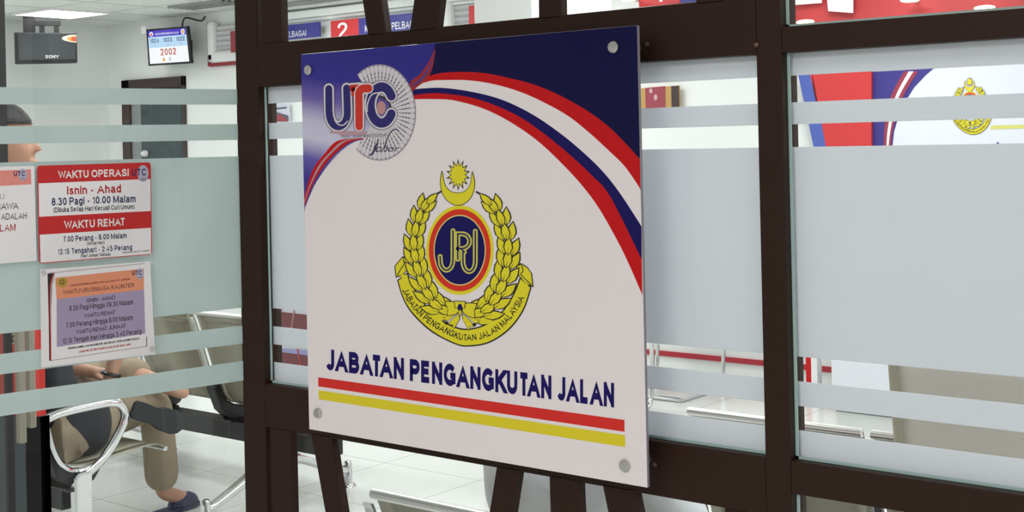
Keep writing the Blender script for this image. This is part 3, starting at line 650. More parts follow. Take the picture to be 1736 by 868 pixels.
# ------------------------------------------------------------------ notices on the glass door
PQ = P0+PN*0.0046
tp = lambda px, py: onplane(px, py, PQ, PN)
LP = PN*0.00008
def rquad(q, r=5):
    out = []
    for i, p in enumerate(q):
        a = q[i-1]; c = q[(i+1) % 4]
        def to(t): L = math.hypot(t[0]-p[0], t[1]-p[1]); return (p[0]+(t[0]-p[0])*r/L, p[1]+(t[1]-p[1])*r/L)
        A, B = to(a), to(c)
        for j in range(6): t = j/5; out.append(tuple((1-t)**2*A[k]+2*t*(1-t)*p[k]+t*t*B[k] for k in (0, 1)))
    return out
def sheet(name, q, label, m, th, r=None):
    pts = [tp(*p) for p in (rquad(q, r) if r else q)]; c = sum(pts, Vector())/len(pts); c.z = min(p.z for p in pts)
    o = empty(name, c, label, 'notice')
    MB().prism(pts, PN*th).build('backing', m, o)
    return o
def small_logo(q, k, parent):
    """round grey badge with the three letters"""
    (x0, y0), (x1, y1) = q; t = lambda px, py: tp(px, py)
    i2 = Ink(t, LP); cx, cy = x0+(x1-x0)*0.66, y0+(y1-y0)*0.5
    i2.ell(cx, cy, (x1-x0)*0.33, (y1-y0)*0.5, k, 0)
    i2.text('UTC', [(x0, y0+(y1-y0)*0.22), (x0+(x1-x0)*0.84, y0+(y1-y0)*0.20), (x0+(x1-x0)*0.84, y0+(y1-y0)*0.62), (x0, y0+(y1-y0)*0.64)], k+2, 1, 0.02)
    i2.text('Johor', [(cx-(x1-x0)*0.2, y0+(y1-y0)*0.76), (cx+(x1-x0)*0.24, y0+(y1-y0)*0.74), (cx+(x1-x0)*0.24, y0+(y1-y0)*0.92), (cx-(x1-x0)*0.2, y0+(y1-y0)*0.94)], k+2, 2, 0.03, 0.4)
    i2.build('badge', [mat('badge_grey', (186, 180, 200), 0.6), mat('badge_navy', (44, 38, 92), 0.6), INKN], parent)
SC = lambda ox, oy: (lambda q: [(ox+x/4.823, oy+y/4.823) for x, y in q])
s1 = SC(50, 270); s2 = SC(60, 440)
NR = mat('notice_red', (200, 32, 34), 0.5)
n1 = sheet('operating_hours_sign', [(62.5, 281), (255, 275.2), (257.5, 431.2), (66.2, 447)], 'red bordered white opening hours sign stuck on the glass door, upper right of the papers', NR, 0.0012, 6)
tpo = tp
def lifted(base):
    return lambda px, py: tpo(px, py)+PN*base
tp1 = lifted(0.0012)
ink = Ink(tp1, LP)
ink.poly(s1([(72, 197), (986, 161), (988, 423), (76, 470)]), 1); ink.poly(s1([(82, 617), (990, 560), (992, 770)]) + rquad(s1([(992, 700), (994, 772), (88, 846), (86, 760)]), 2)[6:18], 1)
ink.build('white_fields', PAPER, n1)
ink = Ink(tp1, LP)
ink.text('WAKTU OPERASI', s1([(232, 95), (808, 78), (808, 138), (235, 158)]), 2, 0, 0.022); ink.text('WAKTU REHAT', s1([(280, 505), (780, 478), (780, 540), (284, 570)]), 2, 0, 0.022)
ink.text('Isnin - Ahad', s1([(303, 222), (745, 205), (747, 272), (305, 290)]), 2, 1, 0.02)
for t, q, m_ in (('8.30 Pagi - 10.00 Malam', [(178, 316), (865, 292), (865, 350), (180, 380)], 2), ('(Dibuka Setiap Hari Kecuali Cuti Umum)', [(192, 394), (855, 368), (855, 404), (194, 436)], 3),
                 ('7.00 Petang - 8.00 Malam', [(272, 630), (790, 600), (792, 644), (274, 678)], 2), ('(Setiap Hari)', [(465, 674), (610, 665), (610, 692), (466, 702)], 3),
                 ('12.15 Tengahari - 2.45 Petang', [(228, 735), (835, 695), (837, 740), (230, 780)], 2), ('(Hari Jumaat Sahaja)', [(415, 777), (660, 760), (660, 787), (416, 804)], 3),
                 ('PENGURUSAN UTC JOHOR', [(757, 756), (978, 739), (978, 753), (757, 771)], 3)):
    ink.text(t, s1(q), 2, m_, 0.018)
ink.build('lettering', [WHITE, INKR, INKN, INKB], n1)
tp = lifted(0.0012); small_logo([(50+835/4.823, 270+48/4.823), (50+972/4.823, 270+186/4.823)], 2, n1); tp = tpo
n2 = sheet('counter_hours_notice', [(68, 457), (254, 443), (263, 600.5), (70, 623)], 'white sheet with orange and lavender timetable taped below the red sign', PAPER, 0.0006)
tp2 = lifted(0.0006)
ink = Ink(tp2, LP)
ink.stroke(s2([(100, 112), (890, 32)]), 0.35, 1, 4); ink.stroke(s2([(125, 826), (908, 708)]), 0.35, 1, 4); ink.stroke(s2([(908, 708), (908, 632)]), 0.6, 1, 3)
ink.poly(s2([(160, 150), (885, 74), (887, 246), (172, 324)]), 1, 0); ink.poly(s2([(172, 324), (887, 246), (897, 605), (174, 715)]), 1, 1)
ink.poly(s2([(98, 116), (160, 110), (135, 210), (128, 400), (132, 826), (112, 828), (108, 500)]), 1, 3)
ink.stroke(s2(smoothline([(148, 116), (120, 210), (116, 400), (121, 640), (124, 820)])), 0.8, 2, 5); ink.stroke(s2(smoothline([(156, 114), (128, 214), (123, 400), (128, 640), (130, 820)])), 0.4, 2, 2)
ink.ell(60+218/4.823, 440+186/4.823, 9.5, 8.6, 2, 6); ink.ell(60+218/4.823, 440+184/4.823, 4.2, 4.4, 3, 3); ink.ell(60+218/4.823, 440+184/4.823, 3, 3.2, 4, 6)
ink.text('J', s2([(211, 172), (224, 171), (224, 197), (211, 198)]), 5, 3)
ink.build('coloured_fields', [mat('salmon_print', (236, 152, 116), 0.6), mat('lavender_print', (168, 154, 186), 0.6), WHITE, INKB, mat('maroon_ink', (120, 40, 44), 0.6), RED, mat('ochre_print', (190, 156, 64), 0.6)], n2)
ink = Ink(tp2, LP); BR = 0
for t, q, m_, bo in (('JABATAN PENGANGKUTAN JALAN UTC JOHOR', [(280, 205), (770, 151), (770, 166), (280, 221)], 1, 0.02), ('WAKTU URUSNIAGA KAUNTER', [(222, 252), (806, 190), (806, 225), (224, 286)], 2, 0.006),
                     ('ISNIN - AHAD', [(420, 320), (650, 292), (650, 325), (420, 352)], 0, 0.008), ('8.30 Pagi Hingga 09.30 Malam', [(275, 380), (795, 325), (797, 366), (277, 420)], 0, 0.006),
                     ('WAKTU REHAT', [(397, 444), (652, 412), (652, 445), (397, 477)], 0, 0.008), ('7.00 Petang Hingga 8.00 Malam', [(247, 517), (793, 452), (795, 492), (250, 558)], 0, 0.006),
                     ('WAKTU REHAT JUMAAT', [(328, 576), (740, 523), (740, 556), (330, 610)], 0, 0.008), ('12.15 Tengah hari Hingga 2.45 Petang', [(217, 648), (865, 565), (866, 605), (220, 688)], 0, 0.006),
                     ('PENGAMBILAN NOMBOR GILIRAN TERAKHIR PADA', [(265, 718), (850, 635), (850, 652), (266, 735)], 0, 0.03), ('JAM 06.15 PETANG DAN 9.00 MALAM', [(352, 745), (775, 683), (775, 700), (353, 763)], 3, 0.03)):
    ink.text(t, s2(q), 3, m_, bo)
ink.build('lettering', [INKB, mat('maroon_ink', (120, 40, 44), 0.6), mat('brown_ink', (110, 64, 50), 0.6), INKR], n2)
tp = lifted(0.0006); small_logo([(60+788/4.823, 440+70/4.823), (60+885/4.823, 440+160/4.823)], 4, n2); tp = tpo
for x, y in ((73, 463), (257, 592)):
    tapes = Ink(tp2, LP); tapes.poly([(x-5, y-3), (x+3, y-6), (x+6, y+2), (x-1, y+6)], 6); tapes.build('tape', mat('clear_tape', (206, 204, 206), 0.3), n2)
n3 = sheet('white_notice', [(-118, 286), (58, 281), (62, 442), (-116, 456)], 'white paper notice with salmon heading, cut by the left edge of the photo', PAPER, 0.0006)
ink = Ink(tp2, LP); ink.poly([(-112, 294), (52, 287), (53, 312.5), (-112, 321)], 1, 0)
for t, q, m_ in (('H.:', [(-9, 329), (7, 328), (7, 337), (-9, 338)], 1), ('BAHAWA', [(-27, 346), (31, 343), (31, 354), (-27, 357)], 1), ('ADALAH', [(2, 362), (45, 360), (45, 371), (2, 373)], 1), ('MALAM', [(-20, 382), (26, 379), (26, 391), (-20, 394)], 2)):
    ink.text(t, q, 2, m_, 0.008)
ink.build('lettering', [mat('salmon_heading', (232, 146, 136), 0.6), mat('grey_ink', (84, 82, 88), 0.6), INKR], n3)
tp = lifted(0.0006); small_logo([(23, 286), (46, 306)], 3, n3); tp = tpo

# ------------------------------------------------------------------ things on the back wall and ceiling
LB = Vector((0, -0.0008, 0))
# flat queue screen
tv = empty('television', on(285, 80, y=5.86), 'lit flat queue number screen hung above the dark doorway', 'television')
TVP = on(285, 80, y=5.80); ny = Vector((math.sin(0.10), -math.cos(0.10), 0)).normalized()
ny = Vector((0, -1, -0.0)); 
q4 = [(247.5, 50), (317.5, 44.5), (324.5, 107.5), (251.5, 112)]
# leans forward a little: top edge hangs further out than the bottom edge
pT = on(283, 47, y=5.78); pB = on(288, 110, y=5.83); wv = Vector((1, 0, 0)); nn = (pT-pB).cross(wv); nn = nn if nn.y < 0 else -nn; nn.normalize()
nn = wv.cross(pT-pB); nn = nn if nn.y < 0 else -nn; nn = Vector((0, nn.y, nn.z)).normalized()
tq = lambda px, py: onplane(px, py, pB, nn)
MB().prism([tq(*p) for p in q4], -nn*0.028).build('casing', BLACK, tv, bevel=0.004)
SCR = [(250.5, 52.8), (315, 47.4), (321, 104), (254.5, 108.6)]
def sq(u, v):
    tl, tr, br, bl = SCR; a = (tl[0]+(tr[0]-tl[0])*u, tl[1]+(tr[1]-tl[1])*u); c = (bl[0]+(br[0]-bl[0])*u, bl[1]+(br[1]-bl[1])*u)
    return tq(a[0]+(c[0]-a[0])*v, a[1]+(c[1]-a[1])*v)
LT = nn*0.0008; ink = Ink(sq, LT)
ink.poly([(0, 0), (1, 0), (1, 1), (0, 1)], 1, 0); ink.poly([(0, 0), (1, 0), (1, 0.19), (0, 0.19)], 2, 1); ink.poly([(0, 0.19), (1, 0.19), (1, 0.52), (0, 0.52)], 2, 2)
for i, t in enumerate(('1024', '1023', '1022')): ink.text(t, [(0.05+0.335*i, 0.24), (0.28+0.335*i, 0.24), (0.28+0.335*i, 0.37), (0.05+0.335*i, 0.37)], 3, 3, 0.02)
for i, t in enumerate('262'): ink.text(t, [(0.15+0.335*i, 0.42), (0.18+0.335*i, 0.42), (0.18+0.335*i, 0.49), (0.15+0.335*i, 0.49)], 3, 5, 0.01)
ink.text('2002', [(0.29, 0.56), (0.70, 0.56), (0.70, 0.77), (0.29, 0.77)], 3, 4, 0.02); ink.text('5', [(0.49, 0.83), (0.545, 0.83), (0.545, 0.94), (0.49, 0.94)], 3, 5, 0.015)
ink.ell(0.09, 0.105, 0.05, 0.07, 3, 0, 20); ink.ell(0.915, 0.10, 0.05, 0.085, 3, 0, 20); ink.ell(0.915, 0.10, 0.03, 0.055, 4, 6, 20); ink.ell(0.09, 0.12, 0.03, 0.04, 4, 4, 20)
ink.text('JABATAN PENGANGKUTAN JALAN', [(0.18, 0.08), (0.80, 0.08), (0.80, 0.145), (0.18, 0.145)], 3, 0, 0.01)
ink.poly([(0.33, 0.94), (0.35, 0.83), (0.375, 0.83), (0.40, 0.94)], 3, 6)
ink.build('screen', [emit('screen_white', (250, 252, 255), 1.0), emit('screen_purple', (62, 32, 190), 1.0), emit('screen_pale_blue', (186, 220, 248), 1.0), emit('screen_navy', (40, 70, 120), 0.8), emit('screen_red', (196, 90, 84), 1.0), emit('screen_grey', (150, 156, 176), 0.9), emit('screen_orange', (220, 160, 60), 1.0)], tv)
bc = (pT+pB)/2; MB().box(bc.x-0.06, bc.x+0.06, bc.y+0.04, YB, bc.z-0.06, bc.z+0.06).build('wall_bracket', BLACKP, tv)
MB().tube(smoothline([(bc.x+0.12, bc.y+0.06, bc.z+0.15), (bc.x+0.18, bc.y+0.05, bc.z+0.24), (bc.x+0.26, 5.96, 2.68), (bc.x+0.27, 6.0, 2.72)]), 0.008).build('cable', BLACK, tv, smooth=True)
MB().prism([tq(238.5, 46), (tq(247, 44)), tq(248, 56), tq(241, 58)], nn*0.002).build('paper_tab', PAPER, tv)
# hanging black television
cv = on(78, 82, x=-10.35); fdir = Vector((CAM.x-cv.x, CAM.y-cv.y, 0)).normalized(); sd = Vector((-fdir.y, fdir.x, 0)); sd = sd if sd.dot(RT) > 0 else -sd
ct = empty('television', Vector((cv.x, cv.y, cv.z-0.14)), 'black television with orange sticker hung from the ceiling in the far left corner', 'television')
k_ = (cv-CAM).dot(FW)/FPX
body = MB(); hw, hh = 49.5*k_*1.02, 27*k_
front = [cv+sd*x*hw+UP*z*hh for x, z in ((-1, -1), (1, -0.92), (1, 1), (-1, 1))]; rear = [cv-fdir*0.36+sd*x*hw*0.8+UP*z*hh*0.8 for x, z in ((-1, -1), (1, -1), (1, 1), (-1, 1))]
body.add(front+rear, [(0, 1, 2, 3), (7, 6, 5, 4), (0, 4, 5, 1), (1, 5, 6, 2), (2, 6, 7, 3), (3, 7, 4, 0)]); body.build('casing', BLACK, ct, bevel=0.01)
ink = Ink(lambda x, y: cv+sd*x*hw+UP*y*hh, fdir*0.002)
ink.poly([(-0.86, -0.74), (0.94, -0.68), (0.95, 0.92), (-0.88, 0.9)], 1, 0); ink.build('screen', mat('dark_screen', (46, 52, 56), 0.22, 0, 0.6), ct)
ink = Ink(lambda x, y: cv+sd*x*hw+UP*y*hh, fdir*0.002)
st = [(0.98, 0.86), (0.75, 0.84), (0.56, 0.74), (0.50, 0.62), (0.58, 0.50), (0.78, 0.40), (0.98, 0.36)]
ink.poly(st, 3, 0); ink.poly([(0.97, 0.79), (0.80, 0.76), (0.68, 0.66), (0.68, 0.56), (0.80, 0.46), (0.97, 0.42)], 4, 1); ink.poly([(0.97, 0.74), (0.84, 0.70), (0.80, 0.61), (0.84, 0.50), (0.97, 0.46)], 5, 2)
ink.build('sticker', [mat('cream_print', (236, 220, 196), 0.5), mat('amber_print', (214, 140, 66), 0.5), mat('brick_print', (186, 70, 48), 0.5)], ct)
ink = Ink(lambda x, y: cv+sd*x*hw+UP*y*hh, fdir*0.002); ink.text('SONY', [(-0.03, -0.42), (0.40, -0.42), (0.40, -0.62), (-0.03, -0.62)], 3, 0, 0.03); ink.build('lettering', emit('logo_glow', (250, 250, 250), 0.9), ct)
hp = cv+UP*hh
top = ZC-(hp.z); bk = MB(); c1 = hp-sd*hw*0.52-fdir*0.12
bk.obox(Vector((c1.x, c1.y, hp.z+top/2)), sd*0.05, fdir*0.04, UP*(top/2)); bk.obox(hp-sd*hw*0.05-fdir*0.12+UP*0.09, sd*0.14, fdir*0.03, UP*0.02)
for s_ in (0.0, 0.12): bk.obox(hp+sd*(hw*0.0-0.03+s_)-fdir*0.12+UP*0.04, sd*0.022, fdir*0.02, UP*0.05)
bk.build('ceiling_bracket', BLACKP, ct)
# ceiling light and vent
cl = empty('ceiling_light', (-10.19, 5.05, ZC), 'square lit ceiling panel above the black hanging television', 'light')
q = [on(*p, z=ZC-0.012) for p in ((28, 22), (95, 14), (181, 21), (115, 30))]
lx0, lx1, ly0, ly1 = -10.46, -9.90, 4.77, 5.31
MB().box(lx0, lx1, ly0, ly1, ZC-0.014, ZC-0.006).build('diffuser', emit('panel_glow', (255, 255, 252), 6.0), cl)
MB().box(lx0-0.02, lx1+0.02, ly0-0.02, ly0, ZC-0.016, ZC).box(lx0-0.02, lx1+0.02, ly1, ly1+0.02, ZC-0.016, ZC).box(lx0-0.02, lx0, ly0, ly1, ZC-0.016, ZC).box(lx1, lx1+0.02, ly0, ly1, ZC-0.016, ZC).build('frame', WHITE, cl)
av = empty('ceiling_vent', (-8.85, 5.55, ZC), 'dark slotted air vent in the ceiling near the roller shutter', 'vent')
MB().box(-9.15, -8.50, 5.40, 5.66, ZC-0.012, ZC-0.002).build('grille', mat('vent_grey', (70, 72, 72), 0.6), av)
vs_ = MB()
for i in range(5): vs_.box(-9.17, -8.48, 5.395+0.06*i, 5.412+0.06*i, ZC-0.02, ZC-0.002)
vs_.build('slat', mat('vent_slat', (150, 152, 150), 0.6), av)

# roller shutters in rounded white frames with a red edge
def shutter(x0, x1, z0, z1, label, plates):
    o = empty('roller_shutter', ((x0+x1)/2, YB, z0), label, 'shutter', 'counter roller shutters')
    MB().box(x0-0.03, x0+0.02, YB-0.055, YB, z0, z1).box(x0-0.03, x1, YB-0.055, YB, z0-0.03, z0+0.01).build('red_edge', mat('shutter_red', (140, 34, 44), 0.5), o, bevel=0.015)
    MB().box(x0, x0+0.10, YB-0.085, YB, z0, z1).box(x0, x1, YB-0.085, YB, z0, z0+0.10).build('frame', mat('shutter_white', (232, 232, 232), 0.5), o, bevel=0.03)
    s = MB(); n = int((z1-z0-0.1)/0.045)
    for i in range(n): z = z0+0.1+0.045*i; s.add([(x0+0.1, YB-0.03, z), (x1, YB-0.03, z), (x1, YB-0.055, z+0.03), (x0+0.1, YB-0.055, z+0.03), (x0+0.1, YB-0.03, z+0.045), (x1, YB-0.03, z+0.045)], [(0, 1, 2, 3), (3, 2, 5, 4)])
    s.build('slats', mat('slat_grey', (206, 204, 206), 0.5), o)
    return o
shutter(-9.36, -8.62, 2.30, 2.66, 'closed white roller shutter beside the lit queue screen', 0)
shutter(-6.60, -6.0, 2.30, 2.74, 'white roller shutter left of the white pillar', 0)
# counter signs
SB = mat('sign_blue', (52, 50, 140), 0.5); SR = mat('sign_red', (206, 44, 50), 0.5)
def csign(name, q, label, m, texts, yy=5.9, group=None):
    P = [on(*p, y=yy) for p in q]; x0 = min(p.x for p in P); x1 = max(p.x for p in P); z0 = min(p.z for p in P); z1 = max(p.z for p in P)
    o = empty(name, ((x0+x1)/2, yy, z0), label, 'sign', group)
    MB().box(x0, x1, yy, yy+0.02, z0, z1).build('plate', m, o, bevel=0.003)
    ink = Ink(lambda u, v: Vector((x0+(x1-x0)*u, yy, z1-(z1-z0)*v)), LB)
    for t, qq in texts: ink.text(t, qq, 1, 0, 0.01)
    ink.build('lettering', WHITE, o)
    for x in (x0+(x1-x0)*0.1, x0+(x1-x0)*0.9): MB().box(x-0.01, x+0.01, yy+0.02, YB if yy > 5.89 else YB-0.09, (z0+z1)/2-0.02, (z0+z1)/2+0.02).build('wall_bracket', STEEL, o)
    return o
G = 'counter signs along the back wall'
csign('counter_sign', [(438, 48), (541, 37.5), (541, 61), (438, 72)], 'blue counter sign ending PELBAGAI, left of the red number 2', SB, [('KAUNTER PELBAGAI', [(0.06, 0.45), (0.79, 0.45), (0.79, 0.86), (0.06, 0.86)])], group=G)
csign('counter_number_plate', [(562, 35.5), (608, 31), (607, 68), (561, 72)], 'red square plate with white number 2', SR, [('2', [(0.25, 0.12), (0.62, 0.12), (0.62, 0.86), (0.25, 0.86)])], group=G)
csign('counter_sign', [(609, 31), (722, 19), (721, 48), (608, 60)], 'blue counter sign right of the red number 2', SB, [('KAUNTER PELBAGAI', [(0.10, 0.45), (0.90, 0.45), (0.90, 0.86), (0.10, 0.86)])], group=G)
csign('counter_number_plate', [(1083, -26), (1152, -32), (1152, 4), (1083, 12)], 'red square plate with white number 4', SR, [('4', [(0.28, 0.10), (0.66, 0.10), (0.66, 0.86), (0.28, 0.86)])], group=G)
csign('counter_sign', [(1153, -33), (1290, -46), (1290, -8), (1153, 3.5)], 'blue counter sign right of the red number 4', SB, [('KAUNTER', [(0.3, 0.45), (0.9, 0.45), (0.9, 0.86), (0.3, 0.86)])], group=G)
csign('counter_number_plate', [(795, 10), (822, 8), (822, 44), (795, 46)], 'narrow red plate cut off by the left side of the white pillar', SR, [('3', [(0.6, 0.10), (0.9, 0.10), (0.9, 0.86), (0.6, 0.86)])], yy=5.86, group=G)
csign('counter_number_plate', [(390.5, 53), (424, 50), (425, 86), (391, 89)], 'dark red plate peeping out beside the white roller shutter frame', mat('plate_maroon', (150, 44, 54), 0.5), [('1', [(0.6, 0.10), (0.8, 0.10), (0.8, 0.86), (0.6, 0.86)])], yy=5.86, group=G)
# white pillar
pl = [on(804.5, 30, y=3.0).x, on(1037, 10, y=3.6).x]
structure('wall_pillar', MB().box(pl[0], pl[1], 3.0, 3.6, 0, ZC), WALL)
# posters and boards seen through the clear strips
def board(name, q, yy, label, cat, cols, draw, th=0.012):
    P = [on(*p, y=yy) for p in q]; c = sum(P, Vector())/4; c.z = min(p.z for p in P)
    o = empty(name, c, label, cat)
    MB().prism(P, (0, th, 0)).build('sheet', cols[0], o)
    ink = Ink(lambda px, py: on(px, py, y=yy), Vector((0, -0.0006*(yy+1.44)/2, 0))); draw(ink); ink.build('print', cols, o)
    return o
P_ = lambda n, c: mat(n, c, 0.6)
def d1(k): k.poly([(457, 196), (470, 190), (489, 196), (490, 205), (457, 205)], 1, 1); k.poly([(462, 203), (475, 193), (488, 203), (488, 206), (462, 206)], 2, 2); k.poly([(466, 183), (486, 181), (486, 184), (466, 186)], 1, 1)
board('poster', [(457, 179.5), (490, 177), (491, 207), (457, 209)], 5.98, 'small blue and white picture poster seen in the clear strip left of the sign board', 'poster', [P_('poster_pale', (206, 206, 220)), P_('poster_slate', (90, 92, 112)), P_('poster_red', (150, 60, 66))], d1)
def d2(k): k.poly([(1094, 149), (1128, 146), (1128, 184), (1095, 186)], 1, 1); k.poly([(1138, 146), (1151, 145), (1152, 184), (1139, 185)], 1, 2); k.ell(1104, 154, 3, 4, 2, 3); k.ell(1112, 165, 3, 5, 2, 3)
board('poster', [(1070, 151), (1151, 145), (1152, 184), (1071, 188)], 5.98, 'ochre and maroon poster seen in the clear strip right of the sign board', 'poster', [P_('poster_ochre', (186, 146, 84)), P_('poster_maroon', (150, 62, 74)), P_('poster_dark', (60, 48, 46)), P_('poster_pink', (206, 160, 170))], d2)
def d3(k):
    k.poly([(455, 526), (524, 534), (524, 562), (455, 556)], 1, 1)
    for x in (478, 500): k.stroke([(x, 520), (x-6, 562)], 1.2, 2, 3)
    k.poly([(470, 590), (524, 594), (524, 604), (478, 596)], 1, 2); k.poly([(478, 597), (524, 603), (524, 622), (474, 618)], 1, 1); k.stroke([(505, 592), (511, 622)], 1.2, 2, 4); k.stroke([(472, 582), (476, 622)], 1.0, 2, 0)
ps = board('poster_stand', [(452, 500), (560, 514), (560, 640), (452, 626)], 3.4, 'maroon and lavender poster board standing low behind the left part of the window', 'poster stand', [P_('stand_grey', (196, 196, 206)), P_('stand_maroon', (112, 50, 58)), P_('stand_lavender', (150, 148, 196)), P_('stand_brown', (160, 120, 120)), P_('stand_red', (180, 50, 56))], d3, 0.03)
a_, b_ = on(458, 560, y=3.43), on(555, 560, y=3.43)
for x in (a_.x, b_.x-0.03): MB().box(x, x+0.03, 3.43, 3.46, 0, 1.2).box(x, x+0.03, 3.3, 3.6, 0, 0.02).build('leg', BLACKP, ps)
# red fascia and banners on the right
rf = [on(1358, 44, y=5.9), on(1780, 44, y=5.9)]
structure('trim_3', MB().box(rf[0].x-0.2, XR, 5.9, YB, 2.02, ZC), mat('fascia_red', (190, 58, 62), 0.5))
def dh(k): pass
for qq, lb in (([(1398, -40), (1447, -44), (1446, 22), (1404, 19)], 'white paper sheet hanging in front of the red fascia'), ([(1340, -20), (1393, -24), (1393, 5), (1340, 9)], 'white paper strip at the left end of the red fascia')):
    P = [on(*p, y=5.85) for p in qq]; o = tag(MB().prism(P, (0, 0.006, 0)).build('paper_sheet', PAPER), lb, 'paper')
bn = empty('wall_banner', on(1600, 258, y=5.96), 'white wall banner with wreath emblem and red and navy stripes, seen through the right window', 'banner')
yb = 5.96; q0 = on(1476, 100, y=yb); q1 = on(1476, 258, y=yb)
BX = q0.x; bz1 = on(1560, 118, y=yb).z; bz0 = on(1600, 257.5, y=yb).z
MB().box(BX, BX+1.9, yb, yb+0.03, bz0, bz1).build('sheet', mat('banner_white', (226, 230, 240), 0.6), bn)
ink = Ink(lambda px, py: on(px, py, y=yb), Vector((0, -0.002, 0))); z0 = (1476, 122); 
ink.poly([(1476, 122), (1583, 116), (1570, 127), (1550, 148), (1535, 172), (1524, 196), (1516, 222), (1512, 257), (1477, 258)], 1, 0)
for (A, B, mi) in (((1533, 1510, 1500, 1499), (1541, 1518, 1506, 1503), 1), ((1541, 1518, 1506, 1503), (1549, 1524, 1511, 1506), 2), ((1549, 1524, 1511, 1506), (1557, 1531, 1515, 1510), 1)):
    ys = (121, 165, 215, 257); ink.band(smoothline(list(zip(A, ys))), smoothline(list(zip(B, ys))), 2, mi)
ink.poly([(1512, 252.5), (1760, 250), (1760, 253.5), (1512, 256.5)], 2, 3); ink.poly([(1680, 213), (1760, 211), (1760, 217), (1680, 219)], 1, 4); ink.ell(1692, 243, 2, 2, 2, 0)
ink.build('stripes', [mat('banner_navy', (50, 40, 132), 0.5), mat('banner_maroon', (150, 44, 70), 0.5), WHITE, mat('banner_red_line', (150, 40, 70), 0.5), mat('banner_yellow', (214, 214, 110), 0.5)], bn)
ex = lambda x, y: on(1612+(x-75)*70/575, 130+(y-45)*98/790, y=yb)
cB = ex(346, 432)
def mB(x, y): q = ex(x, y); return Vector((2*cB.x-q.x, q.y, q.z))
emblem(ex, mB, Vector((0, -0.0006, 0))*1.0, bn).location.y = -0.003
rb = empty('red_panel', on(1430, 260, y=5.93), 'red panel with blue slanted left edge beside the emblem banner', 'panel')
P = [on(*p, y=5.93) for p in ((1366, 134), (1477, 128), (1477, 259), (1382, 262))]
P[0].z = P[1].z; P[3].z = P[2].z
MB().prism([on(1372, 120, y=5.93), on(1477, 114, y=5.93), on(1477, 259, y=5.93), on(1402, 262, y=5.93)], (0, 0.02, 0)).build('sheet', mat('panel_red', (206, 44, 46), 0.5), rb)
MB().prism([on(1352, 122, y=5.93), on(1376.5, 120, y=5.93), on(1402.5, 262, y=5.93), on(1382, 262, y=5.93)], (0, 0.02, 0)).build('blue_edge', mat('panel_blue', (70, 92, 176), 0.5), rb)
# white service counter and post seen low in the right window
yc = 5.45; cf = on(1410, 662, y=yc); zb_ = cf.z
sc = empty('service_counter', ((cf.x+0.8), yc+0.3, 0), 'white service counter front seen low through the right window', 'counter')
MB().box(cf.x, cf.x+2.2, yc, yc+0.5, zb_, 0.98).build('body', mat('counter_white', (226, 228, 236), 0.5), sc, bevel=0.004)
MB().box(cf.x-0.02, cf.x+2.22, yc-0.03, yc+0.55, 0.98, 1.01).build('worktop', mat('counter_top', (214, 214, 218), 0.35), sc, bevel=0.004)
MB().box(cf.x+0.01, cf.x+2.2, yc+0.03, yc+0.5, 0.0, zb_).build('plinth', INKB, sc)
pa = on(1367, 660, y=yc+0.1); pb = on(1376, 660, y=yc+0.1); pc = on(1386, 660, y=yc+0.1)
po = empty('queue_post', (pb.x, yc+0.15, 0), 'slim red and white post left of the service counter', 'post')
MB().box(pa.x, pb.x, yc+0.1, yc+0.16, 0, 1.0).build('red_side', RED, po); MB().box(pb.x, pc.x, yc+0.1, yc+0.16, 0, 1.0).build('white_side', WHITE, po)

# ------------------------------------------------------------------ benches
perf = bpy.data.materials.new('perforated_steel'); perf.use_nodes = True; nt = perf.node_tree; b = nt.nodes['Principled BSDF']
b.inputs['Base Color'].default_value = (lin(172), lin(168), lin(150), 1); b.inputs['Metallic'].default_value = 0.5; b.inputs['Roughness'].default_value = 0.42
tc = nt.nodes.new('ShaderNodeTexCoord'); sp = nt.nodes.new('ShaderNodeSeparateXYZ'); nt.links.new(tc.outputs['Object'], sp.inputs[0])
PT = 0.0085
u_ = math_node('DIVIDE', sp.outputs['X'], PT); v_ = math_node('DIVIDE', math_node('SUBTRACT', sp.outputs['Y'], sp.outputs['Z']), PT*0.92)
odd = math_node('MULTIPLY', math_node('FLOOR', v_, None), 0.5)
uu = math_node('SUBTRACT', math_node('FRACT', math_node('ADD', math_node('ADD', u_, odd), 1000.0), None), 0.5); vv = math_node('SUBTRACT', math_node('FRACT', math_node('ADD', v_, 1000.0), None), 0.5)
dd = math_node('ADD', math_node('MULTIPLY', uu, uu), math_node('MULTIPLY', vv, vv)); hole = math_node('LESS_THAN', dd, 0.06)
tr = nt.nodes.new('ShaderNodeBsdfTransparent'); ms = nt.nodes.new('ShaderNodeMixShader'); nt.links.new(hole, ms.inputs[0]); nt.links.new(b.outputs[0], ms.inputs[1]); nt.links.new(tr.outputs[0], ms.inputs[2])
nt.links.new(ms.outputs[0], nt.nodes['Material Output'].inputs[0])

